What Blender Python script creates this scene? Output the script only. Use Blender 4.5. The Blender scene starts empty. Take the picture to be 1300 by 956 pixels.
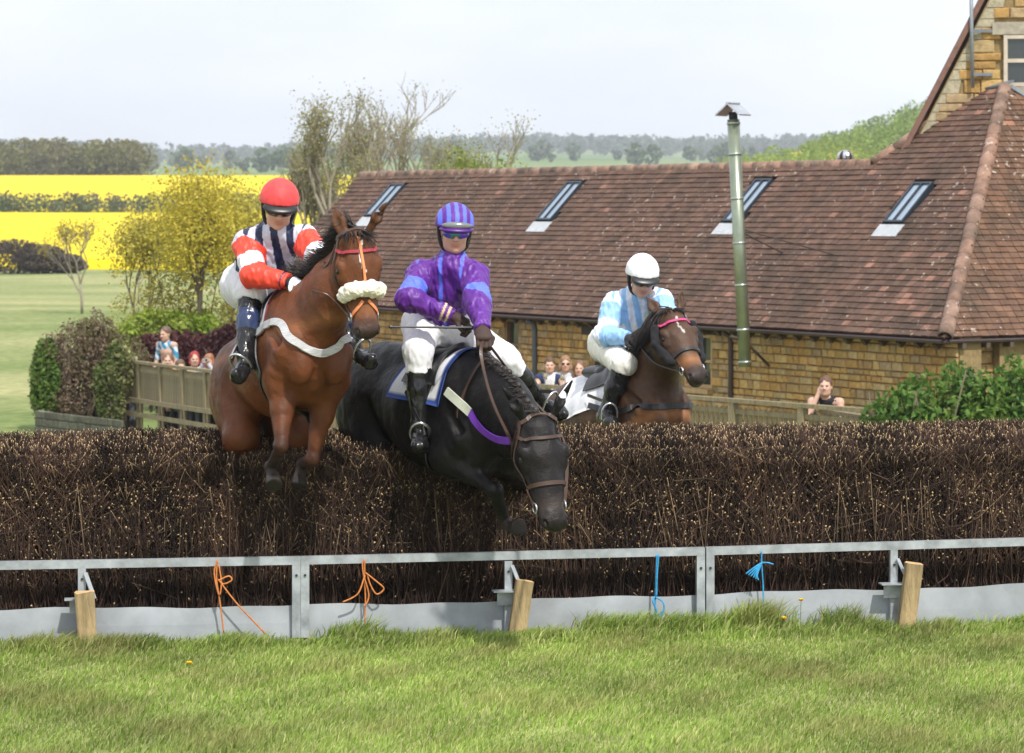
import bpy, bmesh, math, random
import numpy as np
from mathutils import Vector, Matrix
rnd = random.Random(7)
nrng = np.random.default_rng(11)
R = math.radians
SC = bpy.context.scene
COL = SC.collection

# ------------------------------------------------------------ camera, sky, sun, exposure
CAM_H, FPX, HORIZ = 2.6, 3700.0, 270.0      # eye height, focal length in photo pixels, horizon row
cam = bpy.data.cameras.new('camera'); camo = bpy.data.objects.new('camera', cam); COL.objects.link(camo)
camo.location = (0, 0, CAM_H); camo.rotation_euler = (R(90), 0, 0)
cam.sensor_width = 36; cam.lens = FPX / 1300 * 36; cam.shift_y = -(478 - HORIZ) / 1300
cam.clip_start = 0.5; cam.clip_end = 12000
cam.dof.use_dof = True; cam.dof.focus_distance = 17.4; cam.dof.aperture_fstop = 7.1
SC.camera = camo
SUN_EL, SUN_AZ = R(52), R(24)               # azimuth measured from behind the camera towards its right
sdir = Vector((math.sin(SUN_AZ) * math.cos(SUN_EL), -math.cos(SUN_AZ) * math.cos(SUN_EL), math.sin(SUN_EL)))
w = bpy.data.worlds.new('World'); SC.world = w; w.use_nodes = True
nt = w.node_tree; nt.nodes.clear()
sky = nt.nodes.new('ShaderNodeTexSky'); sky.sky_type = 'NISHITA'; sky.sun_disc = False
sky.sun_elevation = SUN_EL; sky.sun_rotation = math.atan2(sdir.x, sdir.y); sky.dust_density = 2.0; sky.air_density = 1.0
tc = nt.nodes.new('ShaderNodeTexCoord'); mp = nt.nodes.new('ShaderNodeMapping'); mp.inputs['Scale'].default_value = (1, 1, 3.2)
cn = nt.nodes.new('ShaderNodeTexNoise'); cn.inputs['Scale'].default_value = 5.5; cn.inputs['Detail'].default_value = 6; cn.inputs['Roughness'].default_value = .55
cr = nt.nodes.new('ShaderNodeMapRange'); cr.inputs[1].default_value = .36; cr.inputs[2].default_value = .62; cr.inputs[3].default_value = .78; cr.inputs[4].default_value = 1.0
mixc = nt.nodes.new('ShaderNodeMix'); mixc.data_type = 'RGBA'; mixc.inputs['B'].default_value = (11.4, 11.85, 12.8, 1)
bg = nt.nodes.new('ShaderNodeBackground'); bg.inputs['Strength'].default_value = 0.095
wo = nt.nodes.new('ShaderNodeOutputWorld')
L = nt.links.new
L(tc.outputs['Generated'], mp.inputs[0]); L(mp.outputs[0], cn.inputs['Vector']); L(cn.outputs[0], cr.inputs[0]); L(cr.outputs[0], mixc.inputs['Factor'])
L(sky.outputs[0], mixc.inputs['A']); L(mixc.outputs['Result'], bg.inputs[0]); L(bg.outputs[0], wo.inputs[0])
sl = bpy.data.lights.new('sun', 'SUN'); sl.energy = 4.0; sl.angle = R(1.6); sl.color = (1, .955, .88)
slo = bpy.data.objects.new('sun', sl); COL.objects.link(slo); slo.rotation_euler = sdir.to_track_quat('Z', 'Y').to_euler()
SC.view_settings.view_transform = 'Standard'; SC.view_settings.look = 'None'; SC.view_settings.gamma = 1; SC.view_settings.exposure = 0.12
SC.view_settings.use_curve_mapping = False
SC.render.engine = 'CYCLES'
SC.cycles.max_bounces = 6; SC.cycles.diffuse_bounces = 3; SC.cycles.transparent_max_bounces = 6; SC.cycles.volume_bounces = 0

def A(*v): return np.array(v, float)
def P(px, py, d):                            # photo pixel + distance along the view axis -> world point
    return A((px - 650) / FPX * d, d, CAM_H - (py - HORIZ) / FPX * d)
def PG(px, py, z):                           # photo pixel on the level z
    return P(px, py, (CAM_H - z) * FPX / (py - HORIZ))
def pix(p): return (650 + FPX * p[0] / p[1], HORIZ - FPX * (p[2] - CAM_H) / p[1])
def nrm(v): v = np.asarray(v, float); return v / (np.linalg.norm(v) + 1e-12)
CAMP = A(0, 0, CAM_H)
def chain(a, px, py, Ln, near=True):         # the joint seen at a pixel, Ln metres from joint a
    r = nrm(P(px, py, 1.0) - CAMP); o = a - CAMP; b = r @ o; disc = b * b - (o @ o - Ln * Ln)
    t = b if disc <= 0 else b + (-1 if near else 1) * math.sqrt(disc)
    q = CAMP + r * t
    return q

# ------------------------------------------------------------ materials
MATS = {}
def srgb(r, g, b):
    f = lambda c: (c / 255 / 12.92) if c <= 10 else ((c / 255 + .055) / 1.055) ** 2.4
    return (f(r), f(g), f(b), 1)
def mat(name, color=(.5, .5, .5), rough=.6, metal=0, spec=.5, var=.12, nscale=8, bump=0, bscale=60, attr=False, sheen=0, coat=0, alpha=1, trans=0, coord='Object', stretch=(1, 1, 1), objr=0, subsurf=0):
    if name in MATS: return MATS[name]
    m = bpy.data.materials.new(name); m.use_nodes = True; t = m.node_tree; b = t.nodes['Principled BSDF']; K = t.links.new
    b.inputs['Roughness'].default_value = rough; b.inputs['Metallic'].default_value = metal; b.inputs['Specular IOR Level'].default_value = spec
    if sheen: b.inputs['Sheen Weight'].default_value = sheen; b.inputs['Sheen Roughness'].default_value = .4
    if coat: b.inputs['Coat Weight'].default_value = coat; b.inputs['Coat Roughness'].default_value = .15
    if trans: b.inputs['Transmission Weight'].default_value = trans
    if subsurf: b.inputs['Subsurface Weight'].default_value = subsurf; b.inputs['Subsurface Radius'].default_value = (.01, .004, .002)
    tc = t.nodes.new('ShaderNodeTexCoord'); mp = t.nodes.new('ShaderNodeMapping'); mp.inputs['Scale'].default_value = stretch
    K(tc.outputs['Object'] if coord == 'Object' else tc.outputs['Generated'], mp.inputs[0]) if coord != 'World' else None
    if coord == 'World':
        g = t.nodes.new('ShaderNodeNewGeometry'); K(g.outputs['Position'], mp.inputs[0])
    n = t.nodes.new('ShaderNodeTexNoise'); n.inputs['Scale'].default_value = nscale; n.inputs['Detail'].default_value = 5; n.inputs['Roughness'].default_value = .6
    K(mp.outputs[0], n.inputs['Vector'])
    mr = t.nodes.new('ShaderNodeMapRange'); mr.inputs[1].default_value = .25; mr.inputs[2].default_value = .75; mr.inputs[3].default_value = 1 - var * 1.6; mr.inputs[4].default_value = 1 + var * 1.6
    K(n.outputs[0], mr.inputs[0])
    mx = t.nodes.new('ShaderNodeMix'); mx.data_type = 'RGBA'; mx.blend_type = 'MULTIPLY'; mx.inputs['Factor'].default_value = 1
    if attr:
        a = t.nodes.new('ShaderNodeAttribute'); a.attribute_name = 'Col'; K(a.outputs['Color'], mx.inputs['A'])
    else: mx.inputs['A'].default_value = (*color[:3], 1)
    if objr:
        oi = t.nodes.new('ShaderNodeObjectInfo'); r_ = t.nodes.new('ShaderNodeMapRange'); r_.inputs[3].default_value = 1 - objr; r_.inputs[4].default_value = 1 + objr; K(oi.outputs['Random'], r_.inputs[0]); mm = t.nodes.new('ShaderNodeMath'); mm.operation = 'MULTIPLY'; K(mr.outputs[0], mm.inputs[0]); K(r_.outputs[0], mm.inputs[1]); K(mm.outputs[0], mx.inputs['B'])
    else: K(mr.outputs[0], mx.inputs['B'])
    K(mx.outputs['Result'], b.inputs['Base Color'])
    if bump:
        n2 = t.nodes.new('ShaderNodeTexNoise'); n2.inputs['Scale'].default_value = bscale; n2.inputs['Detail'].default_value = 4; K(mp.outputs[0], n2.inputs['Vector'])
        bp = t.nodes.new('ShaderNodeBump'); bp.inputs['Strength'].default_value = bump; bp.inputs['Distance'].default_value = .02
        K(n2.outputs[0], bp.inputs['Height']); K(bp.outputs[0], b.inputs['Normal'])
    MATS[name] = m
    return m
def leafmat(name, trans=.35, rough=.55):
    if name in MATS: return MATS[name]
    m = bpy.data.materials.new(name); m.use_nodes = True; t = m.node_tree; b = t.nodes['Principled BSDF']; K = t.links.new
    a = t.nodes.new('ShaderNodeAttribute'); a.attribute_name = 'Col'; K(a.outputs['Color'], b.inputs['Base Color']); b.inputs['Roughness'].default_value = rough
    b.inputs['Specular IOR Level'].default_value = .3
    tr = t.nodes.new('ShaderNodeBsdfTranslucent'); K(a.outputs['Color'], tr.inputs[0]); mx = t.nodes.new('ShaderNodeMixShader'); mx.inputs[0].default_value = trans
    K(b.outputs[0], mx.inputs[1]); K(tr.outputs[0], mx.inputs[2]); K(mx.outputs[0], t.nodes['Material Output'].inputs[0])
    MATS[name] = m
    return m

# ------------------------------------------------------------ objects
def tag(o, label=None, cat=None, group=None, kind=None):
    if label: o['label'] = label
    if cat: o['category'] = cat
    if group: o['group'] = group
    if kind: o['kind'] = kind
    return o
def link(o, parent=None):
    COL.objects.link(o)
    if parent is not None: o.parent = parent
    return o
def empty(name, loc, rz=0):
    o = bpy.data.objects.new(name, None); o.location = loc; o.rotation_euler = (0, 0, rz); o.empty_display_size = .1
    return link(o)
def meshdata(name, V, F, m=None, smooth=False, cols=None):
    me = bpy.data.meshes.new(name); V = np.asarray(V, np.float32)
    if isinstance(F, np.ndarray):
        k = F.shape[1]; n = len(F)
        me.vertices.add(len(V)); me.vertices.foreach_set('co', V.ravel())
        me.loops.add(n * k); me.loops.foreach_set('vertex_index', F.astype(np.int32).ravel())
        me.polygons.add(n); me.polygons.foreach_set('loop_start', np.arange(0, n * k, k, dtype=np.int32)); me.polygons.foreach_set('loop_total', np.full(n, k, np.int32))
    else:
        me.from_pydata([tuple(map(float, v)) for v in V], [], [tuple(f) for f in F])
    if cols is not None:
        at = me.color_attributes.new('Col', 'FLOAT_COLOR', 'POINT'); c = np.ones((len(V), 4), np.float32); c[:, :3] = np.asarray(cols)[:, :3]
        at.data.foreach_set('color', c.ravel())
    me.update(calc_edges=True); me.validate()
    if smooth: me.polygons.foreach_set('use_smooth', np.ones(len(me.polygons), bool))
    if m: me.materials.append(m)
    return me
def mobj(name, V, F, m=None, parent=None, smooth=False, cols=None, origin=None):
    V = np.asarray(V, float)
    if origin is not None: V = V - np.asarray(origin)
    o = bpy.data.objects.new(name, meshdata(name, V, F, m, smooth, cols))
    if origin is not None: o.location = origin
    return link(o, parent)
class MB:                                    # collects boxes, tubes ... into one mesh
    def __init__(s): s.v = []; s.f = []; s.c = []
    def add(s, V, F, col=None):
        n = len(s.v); s.v += [tuple(map(float, q)) for q in V]; s.f += [tuple(n + i for i in f) for f in F]; s.c += [tuple(col) if col is not None else (1, 1, 1)] * len(V)
        return s
    def hexa(s, c8, col=None): return s.add(c8, [(0, 3, 2, 1), (4, 5, 6, 7), (0, 1, 5, 4), (1, 2, 6, 5), (2, 3, 7, 6), (3, 0, 4, 7)], col)
    def box(s, c, ax, ay, az, col=None):     # centre and three half-axis vectors
        c, ax, ay, az = map(np.asarray, (c, ax, ay, az))
        return s.hexa([c - ax - ay - az, c + ax - ay - az, c + ax + ay - az, c - ax + ay - az, c - ax - ay + az, c + ax - ay + az, c + ax + ay + az, c - ax + ay + az], col)
    def bar(s, a, b, wd, ht, up=(0, 0, 1), col=None):
        a, b = np.asarray(a, float), np.asarray(b, float); d = b - a; x = nrm(d); y = nrm(np.cross(up, x)); z = np.cross(x, y)
        return s.box((a + b) / 2, d / 2, y * wd / 2, z * ht / 2, col)
    def tube(s, pts, r, seg=8, cap=True, col=None):
        pts = [np.asarray(p, float) for p in pts]; n = len(pts); rr = r if isinstance(r, (list, tuple, np.ndarray)) else [r] * n
        t0 = nrm(pts[1] - pts[0]); ref = A(0, 0, 1) if abs(t0[2]) < .9 else A(1, 0, 0); u = nrm(np.cross(t0, ref)); V = []
        for i in range(n):
            t = nrm(pts[min(i + 1, n - 1)] - pts[max(i - 1, 0)]); u = nrm(u - t * (u @ t)); v = np.cross(t, u)
            for k in range(seg):
                a = 2 * math.pi * k / seg; V.append(pts[i] + (u * math.cos(a) + v * math.sin(a)) * rr[i])
        F = [(i * seg + k, i * seg + (k + 1) % seg, (i + 1) * seg + (k + 1) % seg, (i + 1) * seg + k) for i in range(n - 1) for k in range(seg)]
        if cap: F += [tuple(range(seg - 1, -1, -1)), tuple((n - 1) * seg + k for k in range(seg))]
        return s.add(V, F, col)
    def build(s, name, m=None, parent=None, smooth=False, origin=None, cols=False):
        return mobj(name, s.v, s.f, m, parent, smooth, s.c if cols else None, origin)
def spline(pts, n=8, closed=False):
    pts = [np.asarray(p, float) for p in pts]; out = []; N = len(pts)
    for i in range(N if closed else N - 1):
        if closed: p0, p1, p2, p3 = pts[i - 1], pts[i], pts[(i + 1) % N], pts[(i + 2) % N]
        else: p0, p1, p2, p3 = pts[max(i - 1, 0)], pts[i], pts[i + 1], pts[min(i + 2, N - 1)]
        for k in range(n):
            t = k / n; out.append(.5 * (2 * p1 + (p2 - p0) * t + (2 * p0 - 5 * p1 + 4 * p2 - p3) * t * t + (3 * p1 - p0 - 3 * p2 + p3) * t ** 3))
    if not closed: out.append(pts[-1])
    return out

# ------------------------------------------------------------ implicit surfaces: smooth unions of tapered limbs -> one continuous mesh
_wv = nrng.normal(size=(9, 3)); _wp = nrng.uniform(0, 6.28, 9)
def wob(p, f):                               # cheap smooth noise, about -1..1
    s = 0
    for i in range(9): s = s + np.sin((p * (_wv[i] * f)).sum(-1) + _wp[i])
    return s / 4.0
class Sdf:
    def __init__(s): s.ops = []
    def cone(s, a, b, ra, rb, k=.03, col=None, asp=None, wdir=None, cap=0, sub=False):
        # asp=(aspect at a, at b): stretch of the section along wdir;  cap 1: flat end at b, 2: flat at a, 3: both
        s.ops.append(dict(t='c', a=A(*a).astype(np.float32), b=A(*b).astype(np.float32), ra=float(ra), rb=float(rb), k=k, col=col, asp=asp, w=None if wdir is None else nrm(wdir).astype(np.float32), cap=cap, sub=sub)); return s
    def ell(s, c, r, ax=None, k=.03, col=None, sub=False):
        M = np.eye(3) if ax is None else np.array([nrm(v) for v in ax])
        s.ops.append(dict(t='e', c=A(*c).astype(np.float32), r=A(*r).astype(np.float32), M=M.astype(np.float32), k=k, col=col, sub=sub)); return s
    def cut(s, p, n):                        # keep what lies on the side opposite to n
        s.ops.append(dict(t='p', p=A(*p), n=nrm(n), k=0, col=None, sub=True)); return s
    @staticmethod
    def dist(o, p):
        if o['t'] == 'c':
            ab = o['b'] - o['a']; q = p - o['a']; t = (q @ ab) / (ab @ ab + 1e-12); tc_ = np.clip(t, 0, 1)
            off = q - tc_[..., None] * ab; rad = o['ra'] + (o['rb'] - o['ra']) * tc_
            if o['asp'] is not None:
                asp = o['asp'][0] + (o['asp'][1] - o['asp'][0]) * tc_; h = off @ o['w']; off = off + ((h / asp - h)[..., None]) * o['w']
                l = np.sqrt((off * off).sum(-1)); d = (l - rad) * np.where(asp < 1, np.clip(.5 + asp / 2, 0, 1), 1)
            else: d = np.sqrt((off * off).sum(-1)) - rad
            if o['cap']:
                Lb = np.linalg.norm(ab)
                if o['cap'] & 1: d = np.maximum(d, (t - 1) * Lb)
                if o['cap'] & 2: d = np.maximum(d, -t * Lb)
            return d
        if o['t'] == 'e':
            q = (p - o['c']) @ o['M'].T; k0 = np.sqrt(((q / o['r']) ** 2).sum(-1)); k1 = np.sqrt(((q / o['r'] ** 2) ** 2).sum(-1)) + 1e-9
            return k0 * (k0 - 1) / k1
        return -((o['p'] - p) @ o['n'])
    @staticmethod
    def comb(f, d, o):
        k = o['k']
        if o['sub']:
            d = -d if o['t'] != 'p' else d
            if k <= 0: return np.maximum(f, d)
            h = np.clip(.5 - .5 * (f - d) / k, 0, 1); return f * (1 - h) + d * h + k * h * (1 - h)
        if k <= 0: return np.minimum(f, d)
        h = np.clip(.5 + .5 * (f - d) / k, 0, 1)
        return f * (1 - h) + d * h - k * h * (1 - h)
    def val(s, p):
        f = np.full(p.shape[:-1], 1e3)
        for o in s.ops:
            d = s.dist(o, p); f = np.where(f > 500, d, s.comb(np.minimum(f, 499), d, o)) if not o['sub'] else s.comb(f, d, o)
        return f
    def grad(s, p, e=.003):
        g = np.stack([s.val(p + e * np.eye(3)[i]) - s.val(p - e * np.eye(3)[i]) for i in range(3)], -1)
        return g / (np.linalg.norm(g, axis=-1, keepdims=True) + 1e-9)
    def snap(s, p, off=.004, it=6):
        p = np.array(p, float)
        for _ in range(it): g = s.grad(p); p = p - g * ((s.val(p) - off)[..., None]) * .9
        return p, s.grad(p)
    def bounds(s):
        lo = np.full(3, 1e9); hi = -lo
        for o in s.ops:
            if o['sub']: continue
            l, h = s.obb(o); lo = np.minimum(lo, l); hi = np.maximum(hi, h)
        return lo, hi
    @staticmethod
    def obb(o):
        if o['t'] == 'c':
            a = max(1, *(o['asp'] or (1, 1))); r = A(*[max(o['ra'], o['rb']) * a] * 3); return np.minimum(o['a'], o['b']) - r, np.maximum(o['a'], o['b']) + r
        e = np.sqrt(((o['M'] * o['r'][:, None]) ** 2).sum(0)); return o['c'] - e, o['c'] + e
    def mesh(s, res, disp=None):
        lo, hi = s.bounds(); lo = lo - .05; hi = hi + .05; n = np.ceil((hi - lo) / res).astype(int) + 1
        f = np.full(n, 1e3, np.float32)
        axs = [(lo[i] + np.arange(n[i]) * res).astype(np.float32) for i in range(3)]
        for o in s.ops:
            if o['t'] == 'p': i0, i1 = np.zeros(3, int), n
            else:
                l, h = s.obb(o); mg = o['k'] + 4 * res
                i0 = np.clip(np.floor((l - mg - lo) / res).astype(int), 0, n); i1 = np.clip(np.ceil((h + mg - lo) / res).astype(int) + 1, 0, n)
            g = np.stack(np.meshgrid(*[axs[i][i0[i]:i1[i]] for i in range(3)], indexing='ij'), -1)
            sl = tuple(slice(i0[i], i1[i]) for i in range(3)); sub = f[sl]; d = s.dist(o, g)
            if o['sub']: f[sl] = s.comb(sub, d, o)
            else: f[sl] = np.where(sub > 500, d, s.comb(np.minimum(sub, 499), d, o))
        if disp is not None:
            band = np.abs(f) < 2.2 * res + .012; idx = np.argwhere(band); pts = lo + idx * res; f[band] += disp(pts).astype(np.float32)
        return nets(f, lo, res)
    def colors(s, V, default, sig=.012):
        W = np.zeros(len(V)); C = np.zeros((len(V), 3))
        for o in s.ops:
            if o['sub'] or o['t'] == 'p': continue
            c = default if o['col'] is None else o['col']; wgt = np.exp(-np.clip(s.dist(o, V), -.03, .5) / sig); W += wgt; C += wgt[:, None] * np.asarray(c)[:3]
        return C / W[:, None]
def nets(f, lo, res):
    neg = f < 0; n = np.array(f.shape); cn = n - 1
    cnt = np.zeros(cn, np.int8)
    for a in (0, 1):
        for b in (0, 1):
            for c in (0, 1): cnt += neg[a:n[0] - 1 + a, b:n[1] - 1 + b, c:n[2] - 1 + c]
    act = (cnt > 0) & (cnt < 8); ci = np.argwhere(act); vid = np.full(cn, -1, np.int32); vid[act] = np.arange(len(ci))
    acc = np.zeros((len(ci), 3)); num = np.zeros(len(ci))
    corner = {(a, b, c): f[ci[:, 0] + a, ci[:, 1] + b, ci[:, 2] + c] for a in (0, 1) for b in (0, 1) for c in (0, 1)}
    for ax in range(3):
        for u in (0, 1):
            for v in (0, 1):
                k0 = [u, v]; k0.insert(ax, 0); k1 = [u, v]; k1.insert(ax, 1); f0 = corner[tuple(k0)]; f1 = corner[tuple(k1)]
                x = (f0 < 0) != (f1 < 0); t = np.where(x, f0 / (f0 - f1 + 1e-12), 0)
                pt = np.tile(np.array(k0, float), (len(ci), 1)); pt[:, ax] = t; acc += np.where(x[:, None], pt, 0); num += x
    V = lo + (ci + acc / np.maximum(num, 1)[:, None]) * res
    Q = []
    for ax in range(3):
        o1, o2 = [(1, 2), (2, 0), (0, 1)][ax]
        sl0 = [slice(None)] * 3; sl1 = [slice(None)] * 3; sl0[ax] = slice(0, n[ax] - 1); sl1[ax] = slice(1, n[ax])
        a = neg[tuple(sl0)]; b = neg[tuple(sl1)]; e = np.argwhere(a != b); e = e[(e[:, o1] > 0) & (e[:, o2] > 0) & (e[:, o1] < cn[o1]) & (e[:, o2] < cn[o2])]
        if not len(e): continue
        def at(d1, d2): q = e.copy(); q[:, o1] -= d1; q[:, o2] -= d2; return vid[q[:, 0], q[:, 1], q[:, 2]]
        q = np.stack([at(1, 1), at(0, 1), at(0, 0), at(1, 0)], 1); fl = ~a[e[:, 0], e[:, 1], e[:, 2]]; q[fl] = q[fl][:, ::-1]; Q.append(q)
    return V, np.concatenate(Q)
def ribbon(pts, nor, wd, th, mb=None):       # a flat strap along points lying on a surface with normals
    mb = mb or MB(); n = len(pts); V = []; F = []
    for i in range(n):
        t = nrm(pts[min(i + 1, n - 1)] - pts[max(i - 1, 0)]); N = nrm(nor[i]); s = nrm(np.cross(t, N)) * wd / 2
        V += [pts[i] - s, pts[i] + s, pts[i] + s * .9 + N * th, pts[i] - s * .9 + N * th]
    for i in range(n - 1):
        a = i * 4; b = a + 4
        F += [(a + k, a + (k + 1) % 4, b + (k + 1) % 4, b + k) for k in range(4)]
    F += [(3, 2, 1, 0), ((n - 1) * 4, (n - 1) * 4 + 1, (n - 1) * 4 + 2, (n - 1) * 4 + 3)]
    return mb.add(V, F)
def strap(sdf, ctrl, wd, th, off=.003, n=10, mb=None, closed=False):
    p = np.array(spline(ctrl, n, closed)); p, N = sdf.snap(p, off)
    if not closed:
        for _ in range(4): p[1:-1] = (p[:-2] + 2 * p[1:-1] + p[2:]) / 4
        f = sdf.val(p); p = p + sdf.grad(p) * np.maximum(off - f, 0)[:, None]
    if closed: p = np.vstack([p, p[:1]]); N = np.vstack([N, N[:1]])
    return ribbon(p, N, wd, th, mb)
# ============================================================ ground, fields, hills
def hz(X, Y):
    X = np.asarray(X, float); Y = np.asarray(Y, float)
    z = np.interp(Y, [0, 13, 19.6, 24, 35, 50, 70, 120, 200, 240, 400, 600, 650, 900, 1200, 1500, 2200, 3000, 3600, 8000],
                  [-.03, -.05, -.05, -.4, -1.5, -1.9, -1.7, -2.0, -2.2, -2.3, 2.0, 9.4, 10, 12, 19, 25, 40, 63, 66, 50])
    z = z + 22 * np.exp(-.5 * (((X - 110) / 32) ** 2 + ((Y - 520) / 120) ** 2))
    far = np.clip((Y - 700) / 1500, 0, 1)
    z = z + far * (3.5 * np.sin(X / 170 + .6) + 2.5 * np.sin(X / 71 + 2) + 2 * np.sin(Y / 230 + X / 300))
    z = z + np.clip((Y - 22) / 30, 0, 1) * np.clip(1 - Y / 500, 0, 1) * .25 * np.sin(X / 9 + Y / 13)
    return z
def sheet(name, xf, ys, nx, zoff, m, parent=None, skirt=0):
    V = []; 
    for y in ys:
        x0, x1 = xf(y)
        xs = np.linspace(x0, x1, nx); V.append(np.stack([xs, np.full(nx, y), hz(xs, np.full(nx, y)) + zoff], 1))
    if skirt:
        V = [np.vstack([v[:1] - A(0, 0, skirt), v, v[-1:] - A(0, 0, skirt)]) for v in V]; V = [V[0] - A(0, 0, skirt)] + V + [V[-1] - A(0, 0, skirt)]; nx += 2; ys = np.concatenate([ys[:1], ys, ys[-1:]])
    V = np.concatenate(V); r, c = np.meshgrid(np.arange(len(ys) - 1), np.arange(nx - 1), indexing='ij'); a = (r * nx + c).ravel()
    return mobj(name, V, np.stack([a, a + 1, a + nx + 1, a + nx], 1), m, parent, True)
def groundmat():
    m = bpy.data.materials.new('turf'); m.use_nodes = True; t = m.node_tree; b = t.nodes['Principled BSDF']; K = t.links.new; b.inputs['Roughness'].default_value = .9; b.inputs['Specular IOR Level'].default_value = .1
    g = t.nodes.new('ShaderNodeNewGeometry'); n1 = t.nodes.new('ShaderNodeTexNoise'); n1.inputs['Scale'].default_value = .09; n1.inputs['Detail'].default_value = 8
    mp = t.nodes.new('ShaderNodeMapping'); mp.inputs['Scale'].default_value = (.5, 1, 1); K(g.outputs['Position'], mp.inputs[0]); K(mp.outputs[0], n1.inputs['Vector'])
    r = t.nodes.new('ShaderNodeValToRGB'); r.color_ramp.elements[0].position = .35; r.color_ramp.elements[0].color = (.165, .215, .07, 1); r.color_ramp.elements[1].position = .68; r.color_ramp.elements[1].color = (.34, .335, .155, 1)
    K(n1.outputs[0], r.inputs[0])
    n2 = t.nodes.new('ShaderNodeTexNoise'); n2.inputs['Scale'].default_value = 3; n2.inputs['Detail'].default_value = 8; K(g.outputs['Position'], n2.inputs['Vector'])
    mr = t.nodes.new('ShaderNodeMapRange'); mr.inputs[1].default_value = .3; mr.inputs[2].default_value = .7; mr.inputs[3].default_value = .7; mr.inputs[4].default_value = 1.25; K(n2.outputs[0], mr.inputs[0])
    mu = t.nodes.new('ShaderNodeMix'); mu.data_type = 'RGBA'; mu.blend_type = 'MULTIPLY'; mu.inputs['Factor'].default_value = 1; K(r.outputs[0], mu.inputs['A']); K(mr.outputs[0], mu.inputs['B'])
    # far farmland: patchwork of fields
    sx = t.nodes.new('ShaderNodeSeparateXYZ'); K(g.outputs['Position'], sx.inputs[0]); mf = t.nodes.new('ShaderNodeMapRange'); mf.inputs[1].default_value = 640; mf.inputs[2].default_value = 800; K(sx.outputs[1], mf.inputs[0])
    vo = t.nodes.new('ShaderNodeTexVoronoi'); vo.inputs['Scale'].default_value = .004; K(g.outputs['Position'], vo.inputs['Vector'])
    r2 = t.nodes.new('ShaderNodeValToRGB'); es = r2.color_ramp.elements; es[0].color = (.10, .17, .06, 1); es[1].color = (.22, .27, .12, 1); e = es.new(.5); e.color = (.15, .22, .07, 1)
    sp = t.nodes.new('ShaderNodeSeparateColor'); K(vo.outputs['Color'], sp.inputs[0]); K(sp.outputs[0], r2.inputs[0])
    mx = t.nodes.new('ShaderNodeMix'); mx.data_type = 'RGBA'; K(mf.outputs[0], mx.inputs['Factor']); K(mu.outputs['Result'], mx.inputs['A']); K(r2.outputs[0], mx.inputs['B']); K(mx.outputs['Result'], b.inputs['Base Color'])
    bp = t.nodes.new('ShaderNodeBump'); bp.inputs['Strength'].default_value = .6; bp.inputs['Distance'].default_value = .1; K(n2.outputs[0], bp.inputs['Height']); K(bp.outputs[0], b.inputs['Normal'])
    return m
ys = np.concatenate([np.arange(-20, 60, 1.0), np.geomspace(60, 8000, 150)])
tag(sheet('ground', lambda y: (-30 - 1.1 * max(y, 0), 30 + 1.1 * max(y, 0)), ys, 161, 0, groundmat()), kind='structure')

def rapemat():
    m = bpy.data.materials.new('rapeseed'); m.use_nodes = True; t = m.node_tree; b = t.nodes['Principled BSDF']; K = t.links.new; b.inputs['Roughness'].default_value = .9; b.inputs['Specular IOR Level'].default_value = .1
    g = t.nodes.new('ShaderNodeNewGeometry'); mp = t.nodes.new('ShaderNodeMapping'); mp.inputs['Scale'].default_value = (.05, .35, 1); mp.inputs['Rotation'].default_value = (0, 0, .03); K(g.outputs['Position'], mp.inputs[0])
    n = t.nodes.new('ShaderNodeTexNoise'); n.inputs['Scale'].default_value = 1; n.inputs['Detail'].default_value = 9; n.inputs['Roughness'].default_value = .65; K(mp.outputs[0], n.inputs['Vector'])
    r = t.nodes.new('ShaderNodeValToRGB'); es = r.color_ramp.elements; es[0].position = .3; es[0].color = (.56, .42, .012, 1); es[1].position = .62; es[1].color = (.80, .63, .018, 1); K(n.outputs[0], r.inputs[0])
    wv = t.nodes.new('ShaderNodeMath'); sx = t.nodes.new('ShaderNodeSeparateXYZ'); K(g.outputs['Position'], sx.inputs[0])
    m1 = t.nodes.new('ShaderNodeMath'); m1.operation = 'MULTIPLY'; m1.inputs[1].default_value = .045; K(sx.outputs[1], m1.inputs[0]); m2 = t.nodes.new('ShaderNodeMath'); m2.operation = 'FRACT'; K(m1.outputs[0], m2.inputs[0])
    m3 = t.nodes.new('ShaderNodeMath'); m3.operation = 'LESS_THAN'; m3.inputs[1].default_value = .07; K(m2.outputs[0], m3.inputs[0])
    m4 = t.nodes.new('ShaderNodeMath'); m4.operation = 'MULTIPLY'; m4.inputs[1].default_value = .55; K(m3.outputs[0], m4.inputs[0])
    mx = t.nodes.new('ShaderNodeMix'); mx.data_type = 'RGBA'; mx.inputs['B'].default_value = (.42, .38, .03, 1); K(m4.outputs[0], mx.inputs['Factor']); K(r.outputs[0], mx.inputs['A']); K(mx.outputs['Result'], b.inputs['Base Color'])
    t.nodes.remove(wv)
    return m
RM = rapemat()
tag(sheet('rapeseed_field', lambda y: (-170, 40), np.linspace(242, 392, 60), 60, .9, RM, skirt=1.2), kind='structure')
tag(sheet('rapeseed_field', lambda y: (-260, 60), np.linspace(412, 610, 60), 60, .9, RM, skirt=1.2), kind='structure')

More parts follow.
